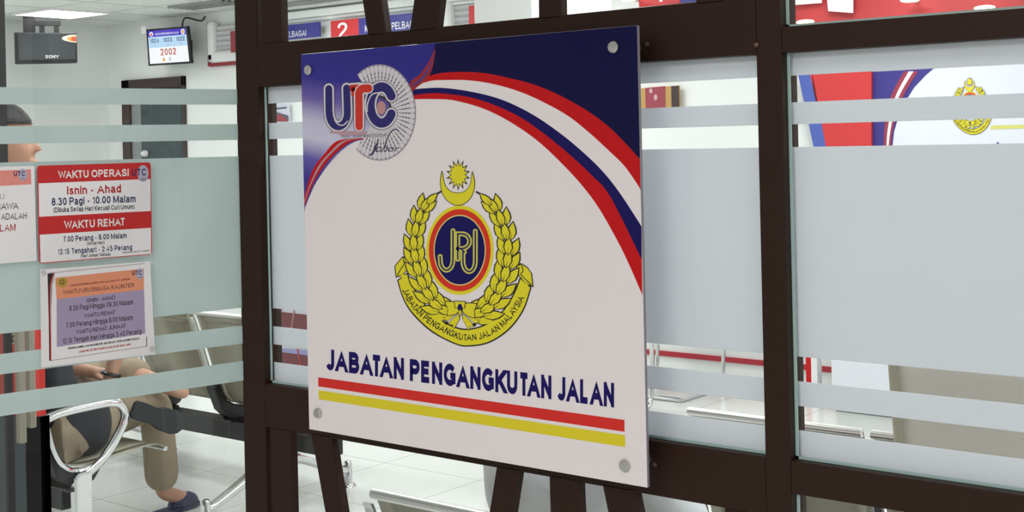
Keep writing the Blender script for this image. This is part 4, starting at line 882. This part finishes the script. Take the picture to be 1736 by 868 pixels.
PROF = smoothline([(-0.285, 0.846), (-0.262, 0.80), (-0.215, 0.66), (-0.175, 0.54), (-0.14, 0.455), (-0.07, 0.415), (0.03, 0.408), (0.16, 0.418), (0.27, 0.425), (0.32, 0.412), (0.335, 0.395)], 5)
def seat_part(root, x0, w):
    o = empty('seat', Vector((0, 0, 0)))
    o.parent = root; o.location = (x0, 0, 0)
    base = wloc(o)
    def shell(xa, xb, i0, i1, name, m, up=0.0):
        s = MB(); P = PROF[i0:i1]
        n = len(P); s.add([base+Vector((x, y, z+up)) for x in (xa, xb) for y, z in P], [(i, i+1, n+i+1, n+i) for i in range(n-1)])
        ob = s.build(name, m, o, smooth=True, fix=False); so = ob.modifiers.new('thick', 'SOLIDIFY'); so.thickness = 0.002; so.offset = 0
        return ob
    N = len(PROF)
    shell(0.06, w-0.06, 5, N-4, 'perforated_shell', perf)
    s = MB()
    for xa, xb, i0, i1 in ((0.012, 0.06, 0, N), (w-0.06, w-0.012, 0, N), (0.06, w-0.06, 0, 6), (0.06, w-0.06, N-5, N)):
        P = PROF[i0:i1]; n = len(P); s.add([base+Vector((x, y, z)) for x in (xa, xb) for y, z in P], [(i, i+1, n+i+1, n+i) for i in range(n-1)])
    ob = s.build('rim', STEEL, o, smooth=True, fix=False); so = ob.modifiers.new('thick', 'SOLIDIFY'); so.thickness = 0.003; so.offset = 0
    MB().tube([base+Vector((x, -0.287, 0.843)) for x in (0.012, w*0.5, w-0.012)], 0.011).build('top_roll', mat('polished_steel', (228, 228, 226), 0.28, 1.0), o, smooth=True)
    MB().tube([base+Vector((x, 0.333, 0.398)) for x in (0.012, w*0.5, w-0.012)], 0.009).build('front_roll', CHROME, o, smooth=True)
    return o
def arm_part(root, x, name='armrest'):
    # loop of polished casting, front-to-back
    y0, z0 = 0, 0
    P = [(-0.215, 0.611), (-0.15, 0.626), (-0.03, 0.630), (0.055, 0.629), (0.10, 0.612), (0.118, 0.569), (0.09, 0.508), (0.027, 0.434), (-0.036, 0.393), (-0.085, 0.370)]
    base = wloc(root)
    m = MB(); m.tube([base+Vector((x, y, z)) for y, z in smoothline(P, 6)], 0.020, 12, sx=0.8)
    m.tube([base+Vector((x, y, z)) for y, z in smoothline([(-0.205, 0.60), (-0.18, 0.50), (-0.145, 0.436), (-0.10, 0.410), (-0.036, 0.412), (0.02, 0.425)], 6)], 0.008, 8)
    return m.build(name, CHROME, root, smooth=True)
def leg_part(root, x):
    base = wloc(root); o = MB().prism([base+Vector((x-0.03, -0.11, 0.30)), base+Vector((x-0.03, -0.05, 0.30)), base+Vector((x-0.03, -0.05, 0.15)), base+Vector((x-0.03, -0.11, 0.15))], (0.06, 0, 0)).build('leg', CHROME, root, bevel=0.008)
    for s in (-1, 1):
        m = MB(); m.tube([base+Vector((x, s*yy-0.08, zz)) for yy, zz in smoothline([(-0.02, 0.20), (0.10, 0.19), (0.22, 0.14), (0.36, 0.085), (0.40, 0.08)], 5)], [0.032-0.0008*i for i in range(21)], 12, sx=0.8)
        m.lathe(base+Vector((x, s*0.40-0.08, 0.0)), (0, 0, 1), [(0.038, 0), (0.036, 0.008), (0.02, 0.02), (0.018, 0.11), (0.012, 0.118)], 20)
        m.build('foot', CHROME, o, smooth=True)
    return o
def bench(xl, n, pitch, yb_, label, legs, arms, beam_over=(0.1, 0.1)):
    root = empty('steel_bench', (xl, yb_, 0), label, 'bench', 'rows of steel waiting benches')
    W_ = n*pitch
    MB().box(xl-beam_over[0], xl+W_+beam_over[1], yb_-0.120, yb_-0.040, 0.262, 0.342).build('beam', BLACKP, root, bevel=0.004)
    for i in range(n): seat_part(root, i*pitch, pitch)
    for i in range(n+1):
        x = xl+i*pitch
        pr = [(-0.155, 0.50), (-0.19, 0.53), (-0.20, 0.50), (-0.16, 0.40), (-0.10, 0.345), (-0.05, 0.342), (-0.01, 0.36), (0.02, 0.398), (-0.07, 0.408), (-0.13, 0.44)]
        MB().prism([(x-0.03, yb_+y, z-0.004) for y, z in pr], (0.06, 0, 0)).box(x-0.05, x+0.05, yb_-0.13, yb_-0.03, 0.335, 0.348).build('bracket', BLACKP, root, bevel=0.006)
        s = MB(); P = [(y-0.012, z-0.004) for y, z in PROF[3:26]]; m = len(P)
        s.prism([(x-0.012, yb_+y, z) for y, z in P]+[(x-0.012, yb_+y-0.010, z) for y, z in P[::-1]], (0.024, 0, 0)); s.build('side_rail', CHROME, root, bevel=0.002)
    for x in legs: leg_part(root, x)
    for x in arms:
        arm_part(root, x); z_ = root.location
        l = MB().prism([z_+Vector((x-0.02, y, z)) for y, z in ((-0.108, 0.385), (-0.085, 0.40), (-0.036, 0.40), (-0.042, 0.02), (-0.104, 0.02))], (0.04, 0, 0)).build('leg', CHROME, root, bevel=0.008)
        MB().lathe(z_+Vector((x, -0.073, 0)), (0, 0, 1), [(0.04, 0), (0.04, 0.01), (0.025, 0.022)], 20).build('foot', CHROME, l, smooth=True)
    return root
bench(-6.20, 4, 0.495, 2.455, 'steel bench in the far left row, its backrests behind the seated man', [0.5, 1.80], [], (0.1, 0.17))
bench(-6.26, 4, 0.500, 1.355, 'steel bench with polished armrest loop on which the man in beige trousers sits', [0.4], [2.04], (0.1, -0.01))
bench(-1.935, 2, 0.42, 0.755, 'steel bench nearest the partition, under the person in white', [0.42], [])
bench(-1.825, 4, 0.50, 1.80, 'steel bench seen through the clear strips right of the dark post', [0.4, 1.6], [])

# ------------------------------------------------------------------ mesh-backed chair close behind the right window
oc = empty('office_chair', (-0.80, 1.25, 0), 'beige mesh high-backed chair close behind the right window', 'chair')
MESHB = mat('beige_mesh', (244, 237, 228), 0.7, noise=0.06, nscale=500, bump=0.3); MESHL = mat('beige_trim', (196, 190, 168), 0.6)
xo0, xo1 = -1.065, -0.55; yb1 = 1.10
bk = MB(); G_ = []
for i in range(9):
    for j in range(9):
        u, v = i/8, j/8; x = xo0+(xo1-xo0)*u+(0.03*(1-v)*(1-2*u)); z = 0.56+0.60*v; y = yb1-0.05*v-0.035*(4*u*(1-u))+0.05*(v-0.4)**2
        G_.append((x, y, z))
bk.add(G_, [(i*9+j, (i+1)*9+j, (i+1)*9+j+1, i*9+j+1) for i in range(8) for j in range(8)])
ob = bk.build('backrest', MESHB, oc, smooth=True, fix=False); so = ob.modifiers.new('t', 'SOLIDIFY'); so.thickness = 0.02; so.offset = 0
edge = [G_[j] for j in range(9)]+[G_[i*9+8] for i in range(1, 9)]+[G_[72+j] for j in range(7, -1, -1)]+[G_[i*9] for i in range(7, 0, -1)]
MB().tube(edge, 0.016, 10, closed=True).build('back_frame', MESHL, oc, smooth=True)
MB().box(-1.04, -0.56, 1.12, 1.56, 0.44, 0.52).build('seat', MESHB, oc, bevel=0.03)
MB().box(-0.84, -0.76, 1.07, 1.10, 0.40, 0.70).box(-0.84, -0.76, 1.07, 1.34, 0.38, 0.42).build('spine', BLACK, oc, bevel=0.005)
MB().tube([(-0.80, 1.34, 0.10), (-0.80, 1.34, 0.44)], 0.03).build('column', CHROME, oc, smooth=True)
for i in range(5):
    a = 2*math.pi*i/5+0.3; e = Vector((-0.80+0.27*math.cos(a), 1.34+0.27*math.sin(a), 0.07))
    l = MB().tube([(-0.80, 1.34, 0.11), e], [0.03, 0.018]).build('base_arm', BLACK, oc, smooth=True)
    MB().lathe(e-Vector((0, 0.02, 0.042)), (0, 1, 0), [(0.02, 0), (0.028, 0.006), (0.028, 0.034), (0.02, 0.04)], 16).build('caster', BLACK, l, smooth=True)

# cantilever chairs in front of the counters
def cant(x, y, rz, label):
    o = empty('cantilever_chair', (x, y, 0), label, 'chair', 'chrome framed counter chairs')
    q = Quaternion((0, 0, 1), rz); T = lambda p: Vector((x, y, 0))+q @ Vector(p)
    for s in (-0.24, 0.24):
        MB().tube([T(p) for p in smoothline([(s, -0.24, 0.82), (s, -0.20, 0.50), (s, -0.12, 0.45), (s, 0.15, 0.45), (s, 0.24, 0.40), (s, 0.24, 0.12), (s, 0.18, 0.014), (s, 0.0, 0.014), (s, -0.26, 0.014)], 6)], 0.0135, 10).build('frame_tube', CHROME, o, smooth=True)
    MB().tube([T((-0.24, -0.26, 0.014)), T((0.24, -0.26, 0.014))], 0.0135).build('cross_tube', CHROME, o, smooth=True)
    m = MB(); m.prism([T(p) for p in ((-0.23, -0.20, 0.46), (0.23, -0.20, 0.46), (0.23, 0.24, 0.46), (-0.23, 0.24, 0.46))], (0, 0, 0.05)); m.build('seat', mat('black_vinyl', (34, 38, 44), 0.45), o, bevel=0.015)
    m = MB(); m.prism([T(p) for p in ((-0.22, -0.225, 0.58), (0.22, -0.225, 0.58), (0.22, -0.255, 0.84), (-0.22, -0.255, 0.84))], q @ Vector((0, 0.03, 0))); m.build('backrest', mat('black_vinyl', (34, 38, 44), 0.45), o, bevel=0.01)
    return o
c1 = on(1226, 620, y=5.72); cant(c1.x-0.24, 5.72-0.24, 0.0, 'black counter chair with chrome leg showing below the frosted band')
c2 = on(1104, 608, y=4.95); cant(c2.x-0.24, 4.95-0.24, 0.0, 'black counter chair partly hidden by the right edge of the sign board')

# display board in the doorway
kq = on(46, 720, y=0.26); kx = kq.x
kb = empty('display_board', (kx-0.25, 0.28, 0), 'slate and navy standing board with red upper panel behind the glass door', 'board')
MB().box(kx-0.55, kx, 0.26, 0.30, 0.0, 0.925).build('lower_panel', [mat('slate_panel', (70, 78, 84), 0.4)], kb, bevel=0.002)
MB().box(kx, kx+0.006, 0.255, 0.315, 0.0, 0.925).box(kx-0.0, kx+0.006, 0.255, 0.315, 0.0, 0.925).build('navy_edge', mat('navy_edge', (32, 40, 66), 0.4), kb)
MB().box(kx-0.55, kx+0.004, 0.262, 0.308, 0.926, 1.34).build('upper_panel', mat('red_board', (226, 58, 52), 0.45), kb, bevel=0.002)
ink = Ink(lambda px, py: on(px, py, y=0.262), Vector((0, -0.0006, 0))); ink.poly([(10, 566), (30, 563), (30, 582), (11, 585)], 1, 0); ink.text('K', [(16, 569), (25, 568), (25, 580), (16, 581)], 2, 1, 0.02)
ink.build('letter_tag', [mat('cream_tag', (200, 180, 144), 0.6), INKB], kb)

# ------------------------------------------------------------------ people
def skin_mesh(name, nodes, edges, rootn, m, parent, sub=2, extra=None, voxel=None):
    ks = list(nodes); ix = {k: i for i, k in enumerate(ks)}
    me = bpy.data.meshes.new('sk'); me.from_pydata([Vector(nodes[k][0]) for k in ks], [(ix[a], ix[b_]) for a, b_ in edges], [])
    o = bpy.data.objects.new('sk', me); C.objects.link(o)
    md = o.modifiers.new('s', 'SKIN'); md.use_smooth_shade = True
    for k in ks:
        r = nodes[k][1]; v = me.skin_vertices[0].data[ix[k]]; v.radius = (r, r) if not isinstance(r, tuple) else r; v.use_root = (k == rootn)
    if sub: sm = o.modifiers.new('u', 'SUBSURF'); sm.levels = sub; sm.render_levels = sub
    bpy.context.view_layer.update()
    r_me = bpy.data.meshes.new_from_object(o.evaluated_get(bpy.context.evaluated_depsgraph_get()))
    bpy.data.objects.remove(o); bpy.data.meshes.remove(me)
    mb = MB(); mb.add([v.co.copy() for v in r_me.vertices], [tuple(p.vertices) for p in r_me.polygons]); bpy.data.meshes.remove(r_me)
    if extra: mb.add(extra.v, extra.f)
    if voxel:
        t = mb.build('tmp', m, None, smooth=True); rm = t.modifiers.new('r', 'REMESH'); rm.mode = 'VOXEL'; rm.voxel_size = voxel; rm.use_smooth_shade = True
        sm = t.modifiers.new('sm', 'SMOOTH'); sm.iterations = 3; sm.factor = 0.4
        bpy.context.view_layer.update(); r_me = bpy.data.meshes.new_from_object(t.evaluated_get(bpy.context.evaluated_depsgraph_get()))
        off = t.location.copy(); mb = MB(); mb.add([v.co+off for v in r_me.vertices], [tuple(p.vertices) for p in r_me.polygons])
        tm = t.data; bpy.data.objects.remove(t); bpy.data.meshes.remove(tm); bpy.data.meshes.remove(r_me)
    return mb.build(name, m, parent, smooth=True, fix=False)
def sphere(c, r, ax=None, n=20, k=14, f=None):
    m = MB(); V = []
    for i in range(k+1):
        t = math.pi*i/k
        for j in range(n):
            p = 2*math.pi*j/n; V.append(Vector((math.sin(t)*math.cos(p), math.sin(t)*math.sin(p), math.cos(t))))
    if f: V = [f(v) for v in V]
    q = ax or Quaternion((1, 0, 0, 0))
    V = [Vector(c)+q @ Vector((v.x*r[0], v.y*r[1], v.z*r[2])) for v in V]
    m.add(V, [(i*n+j, i*n+(j+1) % n, (i+1)*n+(j+1) % n, (i+1)*n+j) for i in range(k) for j in range(n)])
    return m
def head_mesh(c, q):
    """head looking along local +Y"""
    def shape(v):
        w = v.copy()
        if w.z < 0: w.x *= 1-0.28*(-w.z)**1.5; w.y *= 1-0.10*(-w.z); w.y += 0.12*(-w.z)
        if w.y > 0.55 and abs(w.z-0.06) < 0.2 and abs(abs(w.x)-0.38) < 0.22: w.y -= 0.07        # eye hollows
        return w
    m = sphere(c, (0.076, 0.096, 0.114), q, 28, 20, shape); c = Vector(c)
    T = lambda p: c+q @ Vector(p)
    n = MB(); n.add([T(p) for p in ((-0.010, 0.088, 0.012), (0.010, 0.088, 0.012), (0.017, 0.088, -0.030), (-0.017, 0.088, -0.030), (0, 0.122, -0.024), (0, 0.08, -0.01))], [(0, 1, 4), (1, 2, 4), (2, 3, 4), (3, 0, 4), (0, 5, 1), (1, 5, 2), (2, 5, 3), (3, 5, 0)])
    for a in (n, sphere(T((0, 0.094, -0.058)), (0.022, 0.010, 0.006), q, 12, 8), sphere(T((0, 0.093, -0.068)), (0.018, 0.010, 0.006), q, 12, 8), sphere(T((0.076, -0.005, -0.006)), (0.009, 0.020, 0.032), q, 12, 8), sphere(T((-0.076, -0.005, -0.006)), (0.009, 0.020, 0.032), q, 12, 8)):
        m.add(a.v, a.f)
    return m
def face_parts(c, q, body, hairm, long=False):
    c = Vector(c); T = lambda p: c+q @ Vector(p)
    e = MB()
    for s in (-1, 1):
        a = sphere(T((s*0.030, 0.080, 0.006)), (0.012, 0.008, 0.008), q, 12, 8); e.add(a.v, a.f, 0)
        a = sphere(T((s*0.030, 0.0865, 0.006)), (0.005, 0.003, 0.005), q, 10, 6); e.add(a.v, a.f, 1)
        e.add([T((s*0.014, 0.093, 0.026)), T((s*0.045, 0.083, 0.028)), T((s*0.045, 0.085, 0.034)), T((s*0.014, 0.095, 0.033))], [(0, 1, 2, 3)], 1)
    e.build('eyes', [mat('eye_white', (226, 222, 218), 0.3), HAIR], body, smooth=True)
    def hs(v):
        w = v.copy(); lim = 0.42 if w.y > 0.35 else (-0.15 if w.y > -0.1 else (-0.95 if long else -0.55))
        if w.z < lim: w.z = lim; w.x *= 0.93; w.y *= 0.93
        return w
    h = sphere(T((0, -0.006, 0.008)), (0.084, 0.103, 0.118), q, 32, 24, hs); h.build('hair', hairm, body, smooth=True)
def hand_nodes(pref, wrist, d, up, side, nodes, edges, wname, curl=0.5):
    """palm, four fingers and thumb: d points along the hand, up = back of hand, side = thumb side"""
    d = Vector(d).normalized(); up = (Vector(up)-d*Vector(up).dot(d)).normalized(); th = d.cross(up).normalized()*side; w = Vector(wrist)
    pn = pref+'palm'; nodes[pn] = (w+d*0.05, (0.022, 0.034)); edges.append((wname, pn))
    for i, (o_, ln) in enumerate(((0.027, 0.070), (0.009, 0.078), (-0.009, 0.072), (-0.026, 0.056))):
        b0 = w+d*0.085+th*o_; p1 = b0+(d*math.cos(curl*0.5)-up*math.sin(curl*0.5))*ln*0.45; p2 = p1+(d*math.cos(curl)-up*math.sin(curl))*ln*0.32; p3 = p2+(d*math.cos(curl*1.5)-up*math.sin(curl*1.5))*ln*0.25
        ns = [pref+'f%d%d' % (i, j) for j in range(4)]
        for nm, p, r in zip(ns, (b0, p1, p2, p3), (0.0095, 0.0088, 0.008, 0.0065)): nodes[nm] = (p, r)
        edges += [(pn, ns[0]), (ns[0], ns[1]), (ns[1], ns[2]), (ns[2], ns[3])]
    t0 = w+d*0.03+th*0.030-up*0.006; t1 = t0+(d*0.75+th*0.6-up*0.2)*0.036; t2 = t1+(d*0.95+th*0.2-up*0.2)*0.028
    for nm, p, r in ((pref+'t0', t0, 0.012), (pref+'t1', t1, 0.010), (pref+'t2', t2, 0.008)): nodes[nm] = (p, r)
    edges += [(pn, pref+'t0'), (pref+'t0', pref+'t1'), (pref+'t1', pref+'t2')]
def mk_person(root, J, headq, cloth, hairm=HAIR, long=False):
    """J: joints; builds one continuous body plus clothing and shoes as children"""
    V = lambda k: Vector(J[k])
    nd = {'pelvis': (V('pelvis'), (0.145, 0.11)), 'waist': (V('waist'), (0.130, 0.10)), 'chest': (V('chest'), (0.150, 0.105)), 'upchest': (V('chest').lerp(V('neck'), 0.55), (0.125, 0.085)), 'neck': (V('neck'), 0.052), 'skull': (V('head'), 0.05)}
    ed = [('pelvis', 'waist'), ('waist', 'chest'), ('chest', 'upchest'), ('upchest', 'neck'), ('neck', 'skull')]
    for s in 'rl':
        nd['sh'+s] = (V('sh'+s), 0.055); nd['el'+s] = (V('el'+s), 0.040); nd['fa'+s] = (V('el'+s).lerp(V('wr'+s), 0.3), 0.040); nd['wr'+s] = (V('wr'+s), 0.026)
        ed += [('upchest', 'sh'+s), ('sh'+s, 'el'+s), ('el'+s, 'fa'+s), ('fa'+s, 'wr'+s)]
        nd['hip'+s] = (V('hip'+s), 0.085); nd['th'+s] = (V('hip'+s).lerp(V('kn'+s), 0.4), 0.078); nd['kn'+s] = (V('kn'+s), 0.056); nd['ca'+s] = (V('kn'+s).lerp(V('an'+s), 0.32), 0.054); nd['an'+s] = (V('an'+s), 0.036)
        nd['ball'+s] = (V('ball'+s), 0.032); nd['toe'+s] = (V('ball'+s)+(V('ball'+s)-V('an'+s))*0.28, 0.022)
        ed += [('pelvis', 'hip'+s), ('hip'+s, 'th'+s), ('th'+s, 'kn'+s), ('kn'+s, 'ca'+s), ('ca'+s, 'an'+s), ('an'+s, 'ball'+s), ('ball'+s, 'toe'+s)]
        hand_nodes('h'+s, V('wr'+s), J['hd'+s], J.get('hu'+s, (0, 0, 1)), 1 if s == 'l' else -1, nd, ed, 'wr'+s)
    hm = head_mesh(J['head'], headq)
    body = skin_mesh('body', nd, ed, 'pelvis', SKIN, root, 2, hm, 0.0065)
    face_parts(J['head'], headq, root, hairm, long)
    def grow(k, g): r = nd[k][1]; return tuple(x+g for x in r) if isinstance(r, tuple) else r+g
    # top
    tn = {k: (nd[k][0], grow(k, cloth.get('tg', 0.014))) for k in ('pelvis', 'waist', 'chest', 'upchest')}
    tn['neckb'] = (nd['upchest'][0].lerp(nd['neck'][0], 0.62), 0.068); te = [('pelvis', 'waist'), ('waist', 'chest'), ('chest', 'upchest'), ('upchest', 'neckb')]
    for s in 'rl':
        tn['sh'+s] = (nd['sh'+s][0], grow('sh'+s, 0.014)); te.append(('upchest', 'sh'+s))
        f = cloth.get('sleeve'+s, cloth.get('sleeve', 0.8)); tn['m'+s] = (nd['sh'+s][0].lerp(nd['el'+s][0], min(f, 1.0)), grow('el'+s, 0.018)); te.append(('sh'+s, 'm'+s))
        if f > 1: tn['c'+s] = (nd['el'+s][0].lerp(nd['wr'+s][0], f-1), grow('wr'+s, 0.016)); te.append(('m'+s, 'c'+s))
        tn['hipa'+s] = (nd['hip'+s][0], grow('hip'+s, cloth.get('hg', 0.012)+0.006)); te.append(('pelvis', 'hipa'+s))
        tn['hip'+s] = (nd['hip'+s][0].lerp(nd['kn'+s][0], cloth.get('hem', 0.10)), grow('hip'+s, cloth.get('hg', 0.012))); te.append(('hipa'+s, 'hip'+s))
    skin_mesh('shirt', tn, te, 'pelvis', cloth['top'], root, 2, None, 0.012)
    pn = {'pelvis': (nd['pelvis'][0]+Vector((0, 0, -0.02)), grow('pelvis', 0.004))}; pe = []
    for s in 'rl':
        pn['hip'+s] = (nd['hip'+s][0], grow('hip'+s, 0.008)); pn['th'+s] = (nd['th'+s][0], grow('th'+s, 0.012)); pn['kn'+s] = (nd['kn'+s][0], grow('kn'+s, 0.018))
        pn['ca'+s] = (nd['ca'+s][0], grow('ca'+s, 0.018)); pn['an'+s] = (nd['kn'+s][0].lerp(nd['an'+s][0], cloth.get('ph', 0.92)), grow('an'+s, cloth.get('flare', 0.03)))
        pe += [('pelvis', 'hip'+s), ('hip'+s, 'th'+s), ('th'+s, 'kn'+s), ('kn'+s, 'ca'+s), ('ca'+s, 'an'+s)]
    skin_mesh('trousers', pn, pe, 'pelvis', cloth['bottom'], root, 2, None, 0.011)
    return nd, body
def rotz(a): return Quaternion((0, 0, 1), a)
def shoe(root, heel, toe, up, m, name='shoe', sole=None):
    h, t = Vector(heel), Vector(toe); d = (t-h).normalized(); L = (t-h).length; u = (Vector(up)-d*Vector(up).dot(d)).normalized(); w = d.cross(u)
    out = [(0.0, 0.024), (0.04, 0.034), (0.2, 0.036), (0.42, 0.033), (0.62, 0.044), (0.80, 0.047), (0.93, 0.036), (1.0, 0.016)]
    P = [h+d*a*L+w*b_ for a, b_ in out]+[h+d*a*L-w*b_ for a, b_ in out[::-1]]
    o = MB().prism(P, u*0.016).build('sole', sole or m, root, bevel=0.004)
    s = sphere(h+d*L*0.68+u*0.030, (1, 1, 1), None, 20, 12); V = []
    for v in s.v: r = v-(h+d*L*0.68+u*0.030); V.append(h+d*L*0.68+u*0.018+d*r.x*L*0.31+w*r.y*0.046+u*max(r.z, 0)*0.05)
    q = MB(); q.add(V, s.f); q.build(name, m, root, smooth=True)

# man on the bench, ankle resting on his knee
mx0 = -4.49
man = empty('person', (mx0, 1.40, 0), 'seated man in dark shirt and beige trousers, ankle on knee, on the left bench', 'person')
xk = -4.40
wr = on(188, 634, x=-4.44); hn = on(166, 704, x=-4.46); el = on(206, 560, x=-4.42)
heel = on(226, 693, x=-4.30); toe = on(312, 722, x=-4.30)
J = dict(pelvis=(mx0, 1.33, 0.53), waist=(mx0, 1.29, 0.70), chest=(mx0, 1.27, 0.88), neck=(mx0, 1.30, 1.07), head=(mx0+0.01, 1.335, 1.195),
         shr=(mx0+0.185, 1.28, 0.985), shl=(mx0-0.185, 1.28, 0.985), elr=el, wrr=wr, hdr=hn-wr, hur=(1, -0.2, 0.2), ell=(mx0-0.26, 1.40, 0.76), wrl=(mx0-0.10, 1.58, 0.68), hdl=(0.6, 0.5, -0.1),
         hipr=(mx0+0.09, 1.38, 0.52), hipl=(mx0-0.09, 1.38, 0.53), knr=(mx0+0.02, 1.79, 0.545), anr=(-4.70, 1.985, 0.10), ballr=(-4.73, 2.11, 0.045),
         knl=(mx0-0.26, 1.74, 0.66), anl=(-4.40, 1.70, 0.655), balll=(-4.35, 1.82, 0.59))
DARK = mat('dark_shirt', (40, 42, 50), 0.8, noise=0.15, nscale=30, bump=0.2)
mk_person(man, J, rotz(-0.25), dict(top=DARK, bottom=mat('beige_trousers', (156, 142, 120), 0.85, noise=0.10, nscale=14, bump=0.35), sleeve=0.75, hem=0.36, hg=0.050, ph=0.93, flare=0.042, tg=0.02))
MB().tube([(wr+((hn-wr).normalized().orthogonal().normalized() @ Vector((0, 0, 0)))*Vector((0, 0, 0)))+q for q in ((Quaternion((hn-wr).normalized(), 2*math.pi*i/20) @ ((hn-wr).normalized().orthogonal().normalized()*0.033)) for i in range(20))], 0.008, 8, closed=True).build('wristband', BLACK, man, smooth=True)
SOLE = mat('dark_rubber', (44, 50, 52), 0.7, bump=0.2, nscale=120)
shoe(man, heel, toe, (-1, -0.1, 0.1), SOLE, 'slipper', SOLE)
shoe(man, (-4.70, 1.93, 0.004), (-4.74, 2.19, 0.004), (0, 0, 1), mat('navy_sandal', (52, 54, 84), 0.6), 'sandal')
# person in white on the nearest bench
wx = -1.60
wp = empty('person', (wx, 0.85, 0), 'person in white top seen from behind below the sign board', 'person')
J = dict(pelvis=(wx, 0.80, 0.53), waist=(wx, 0.77, 0.70), chest=(wx-0.02, 0.75, 0.83), neck=(wx-0.02, 0.77, 1.01), head=(wx-0.02, 0.80, 1.135), shr=(wx+0.15, 0.76, 0.915), shl=(wx-0.20, 0.76, 0.92),
         elr=(wx+0.26, 0.80, 0.715), ell=(wx-0.24, 0.80, 0.74), wrr=(wx+0.16, 1.02, 0.66), wrl=(wx-0.10, 1.02, 0.66), hdr=(-0.6, 0.7, -0.1), hdl=(0.6, 0.7, -0.1),
         hipr=(wx+0.09, 0.85, 0.52), hipl=(wx-0.09, 0.85, 0.52), knr=(wx+0.11, 1.27, 0.53), knl=(wx-0.11, 1.27, 0.53), anr=(wx+0.11, 1.33, 0.10), anl=(wx-0.11, 1.33, 0.10), ballr=(wx+0.12, 1.46, 0.045), balll=(wx-0.12, 1.46, 0.045))
mk_person(wp, J, rotz(0), dict(top=mat('white_blouse', (232, 234, 240), 0.85, noise=0.04, nscale=20, bump=0.5), bottom=mat('black_trousers', (40, 40, 46), 0.85), sleever=0.85, sleevel=1.5, hem=0.25, tg=0.04), long=True)
for s_ in (-1, 1): shoe(wp, (wx+0.11*s_, 1.28, 0.004), (wx+0.12*s_, 1.53, 0.004), (0, 0, 1), BLACK, 'shoe')
# standing person behind the display board
hx, hy = -3.66, 0.70
hc = on(6, 243, y=hy); hx = hc.x
spn = empty('person', (hx, hy, 0), 'standing person with black hair behind the fixed glass at the far left edge', 'person')
fa = math.atan2(RT.y, RT.x)-math.pi/2
f_ = Vector((math.cos(fa+math.pi/2), math.sin(fa+math.pi/2), 0)); r_v = Vector((f_.y, -f_.x, 0)); O = Vector((hx, hy, 0)); hz = hc.z
def S(r, f, z): return O+r_v*r+f_*f+UP*z
B_ = -0.085
J = dict(pelvis=S(0, B_, 0.92), waist=S(0, B_, 1.08), chest=S(0, B_, 1.26), neck=S(0, -0.05, hz-0.115), head=S(0, 0, hz), shr=S(0.19, B_, hz-0.20), shl=S(-0.19, B_, hz-0.20), elr=S(0.24, B_-0.03, 1.06), ell=S(-0.24, B_-0.03, 1.06), wrr=S(0.23, B_-0.02, 0.84), wrl=S(-0.23, B_-0.02, 0.84),
         hdr=-UP, hdl=-UP, hur=r_v, hul=-r_v, hipr=S(0.09, B_, 0.88), hipl=S(-0.09, B_, 0.88), knr=S(0.09, B_+0.02, 0.49), knl=S(-0.09, B_+0.02, 0.49), anr=S(0.09, B_, 0.09), anl=S(-0.09, B_, 0.09), ballr=S(0.10, B_+0.13, 0.045), balll=S(-0.10, B_+0.13, 0.045))
mk_person(spn, J, rotz(fa), dict(top=mat('lavender_shirt', (176, 172, 200), 0.8), bottom=mat('black_trousers', (40, 40, 46), 0.85), sleeve=0.8))
for s_ in (-1, 1): shoe(spn, S(0.10*s_, B_-0.08, 0.004), S(0.105*s_, B_+0.19, 0.004), (0, 0, 1), BLACK, 'shoe')

# ------------------------------------------------------------------ warm glowing ovals added in place of downlight reflections in the glass
for i, (px, py, lb) in enumerate(((1669, 13, 'warm oval glow added as a glass reflection over the red fascia, rightmost'), (1365, 37, 'warm oval glow added as a glass reflection, low at the left end of the red fascia'), (1543, 0, 'warm oval glow added as a glass reflection over the red fascia, between two others at the top edge'), (1066, -1, 'warm oval glow added as a glass reflection beside the red number 4 plate'))):
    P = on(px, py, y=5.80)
    o = empty('reflected_spot', P, lb, 'reflection', 'warm reflection glows above the counters')
    s_ = sphere(P, (0.058, 0.03, 0.013), None, 24, 12); s_.build('lens', emit('warm_reflection_glow', (255, 226, 190), 6.0), o, smooth=True)  # emissive oval standing for a reflection in the pane, not a lamp lens
    MB().tube([(P.x, 5.815, P.z), (P.x, 5.90 if i < 3 else YB, P.z)], 0.010).build('spot_stem', WHITE, o, smooth=True)  # added rod that only carries the glowing oval
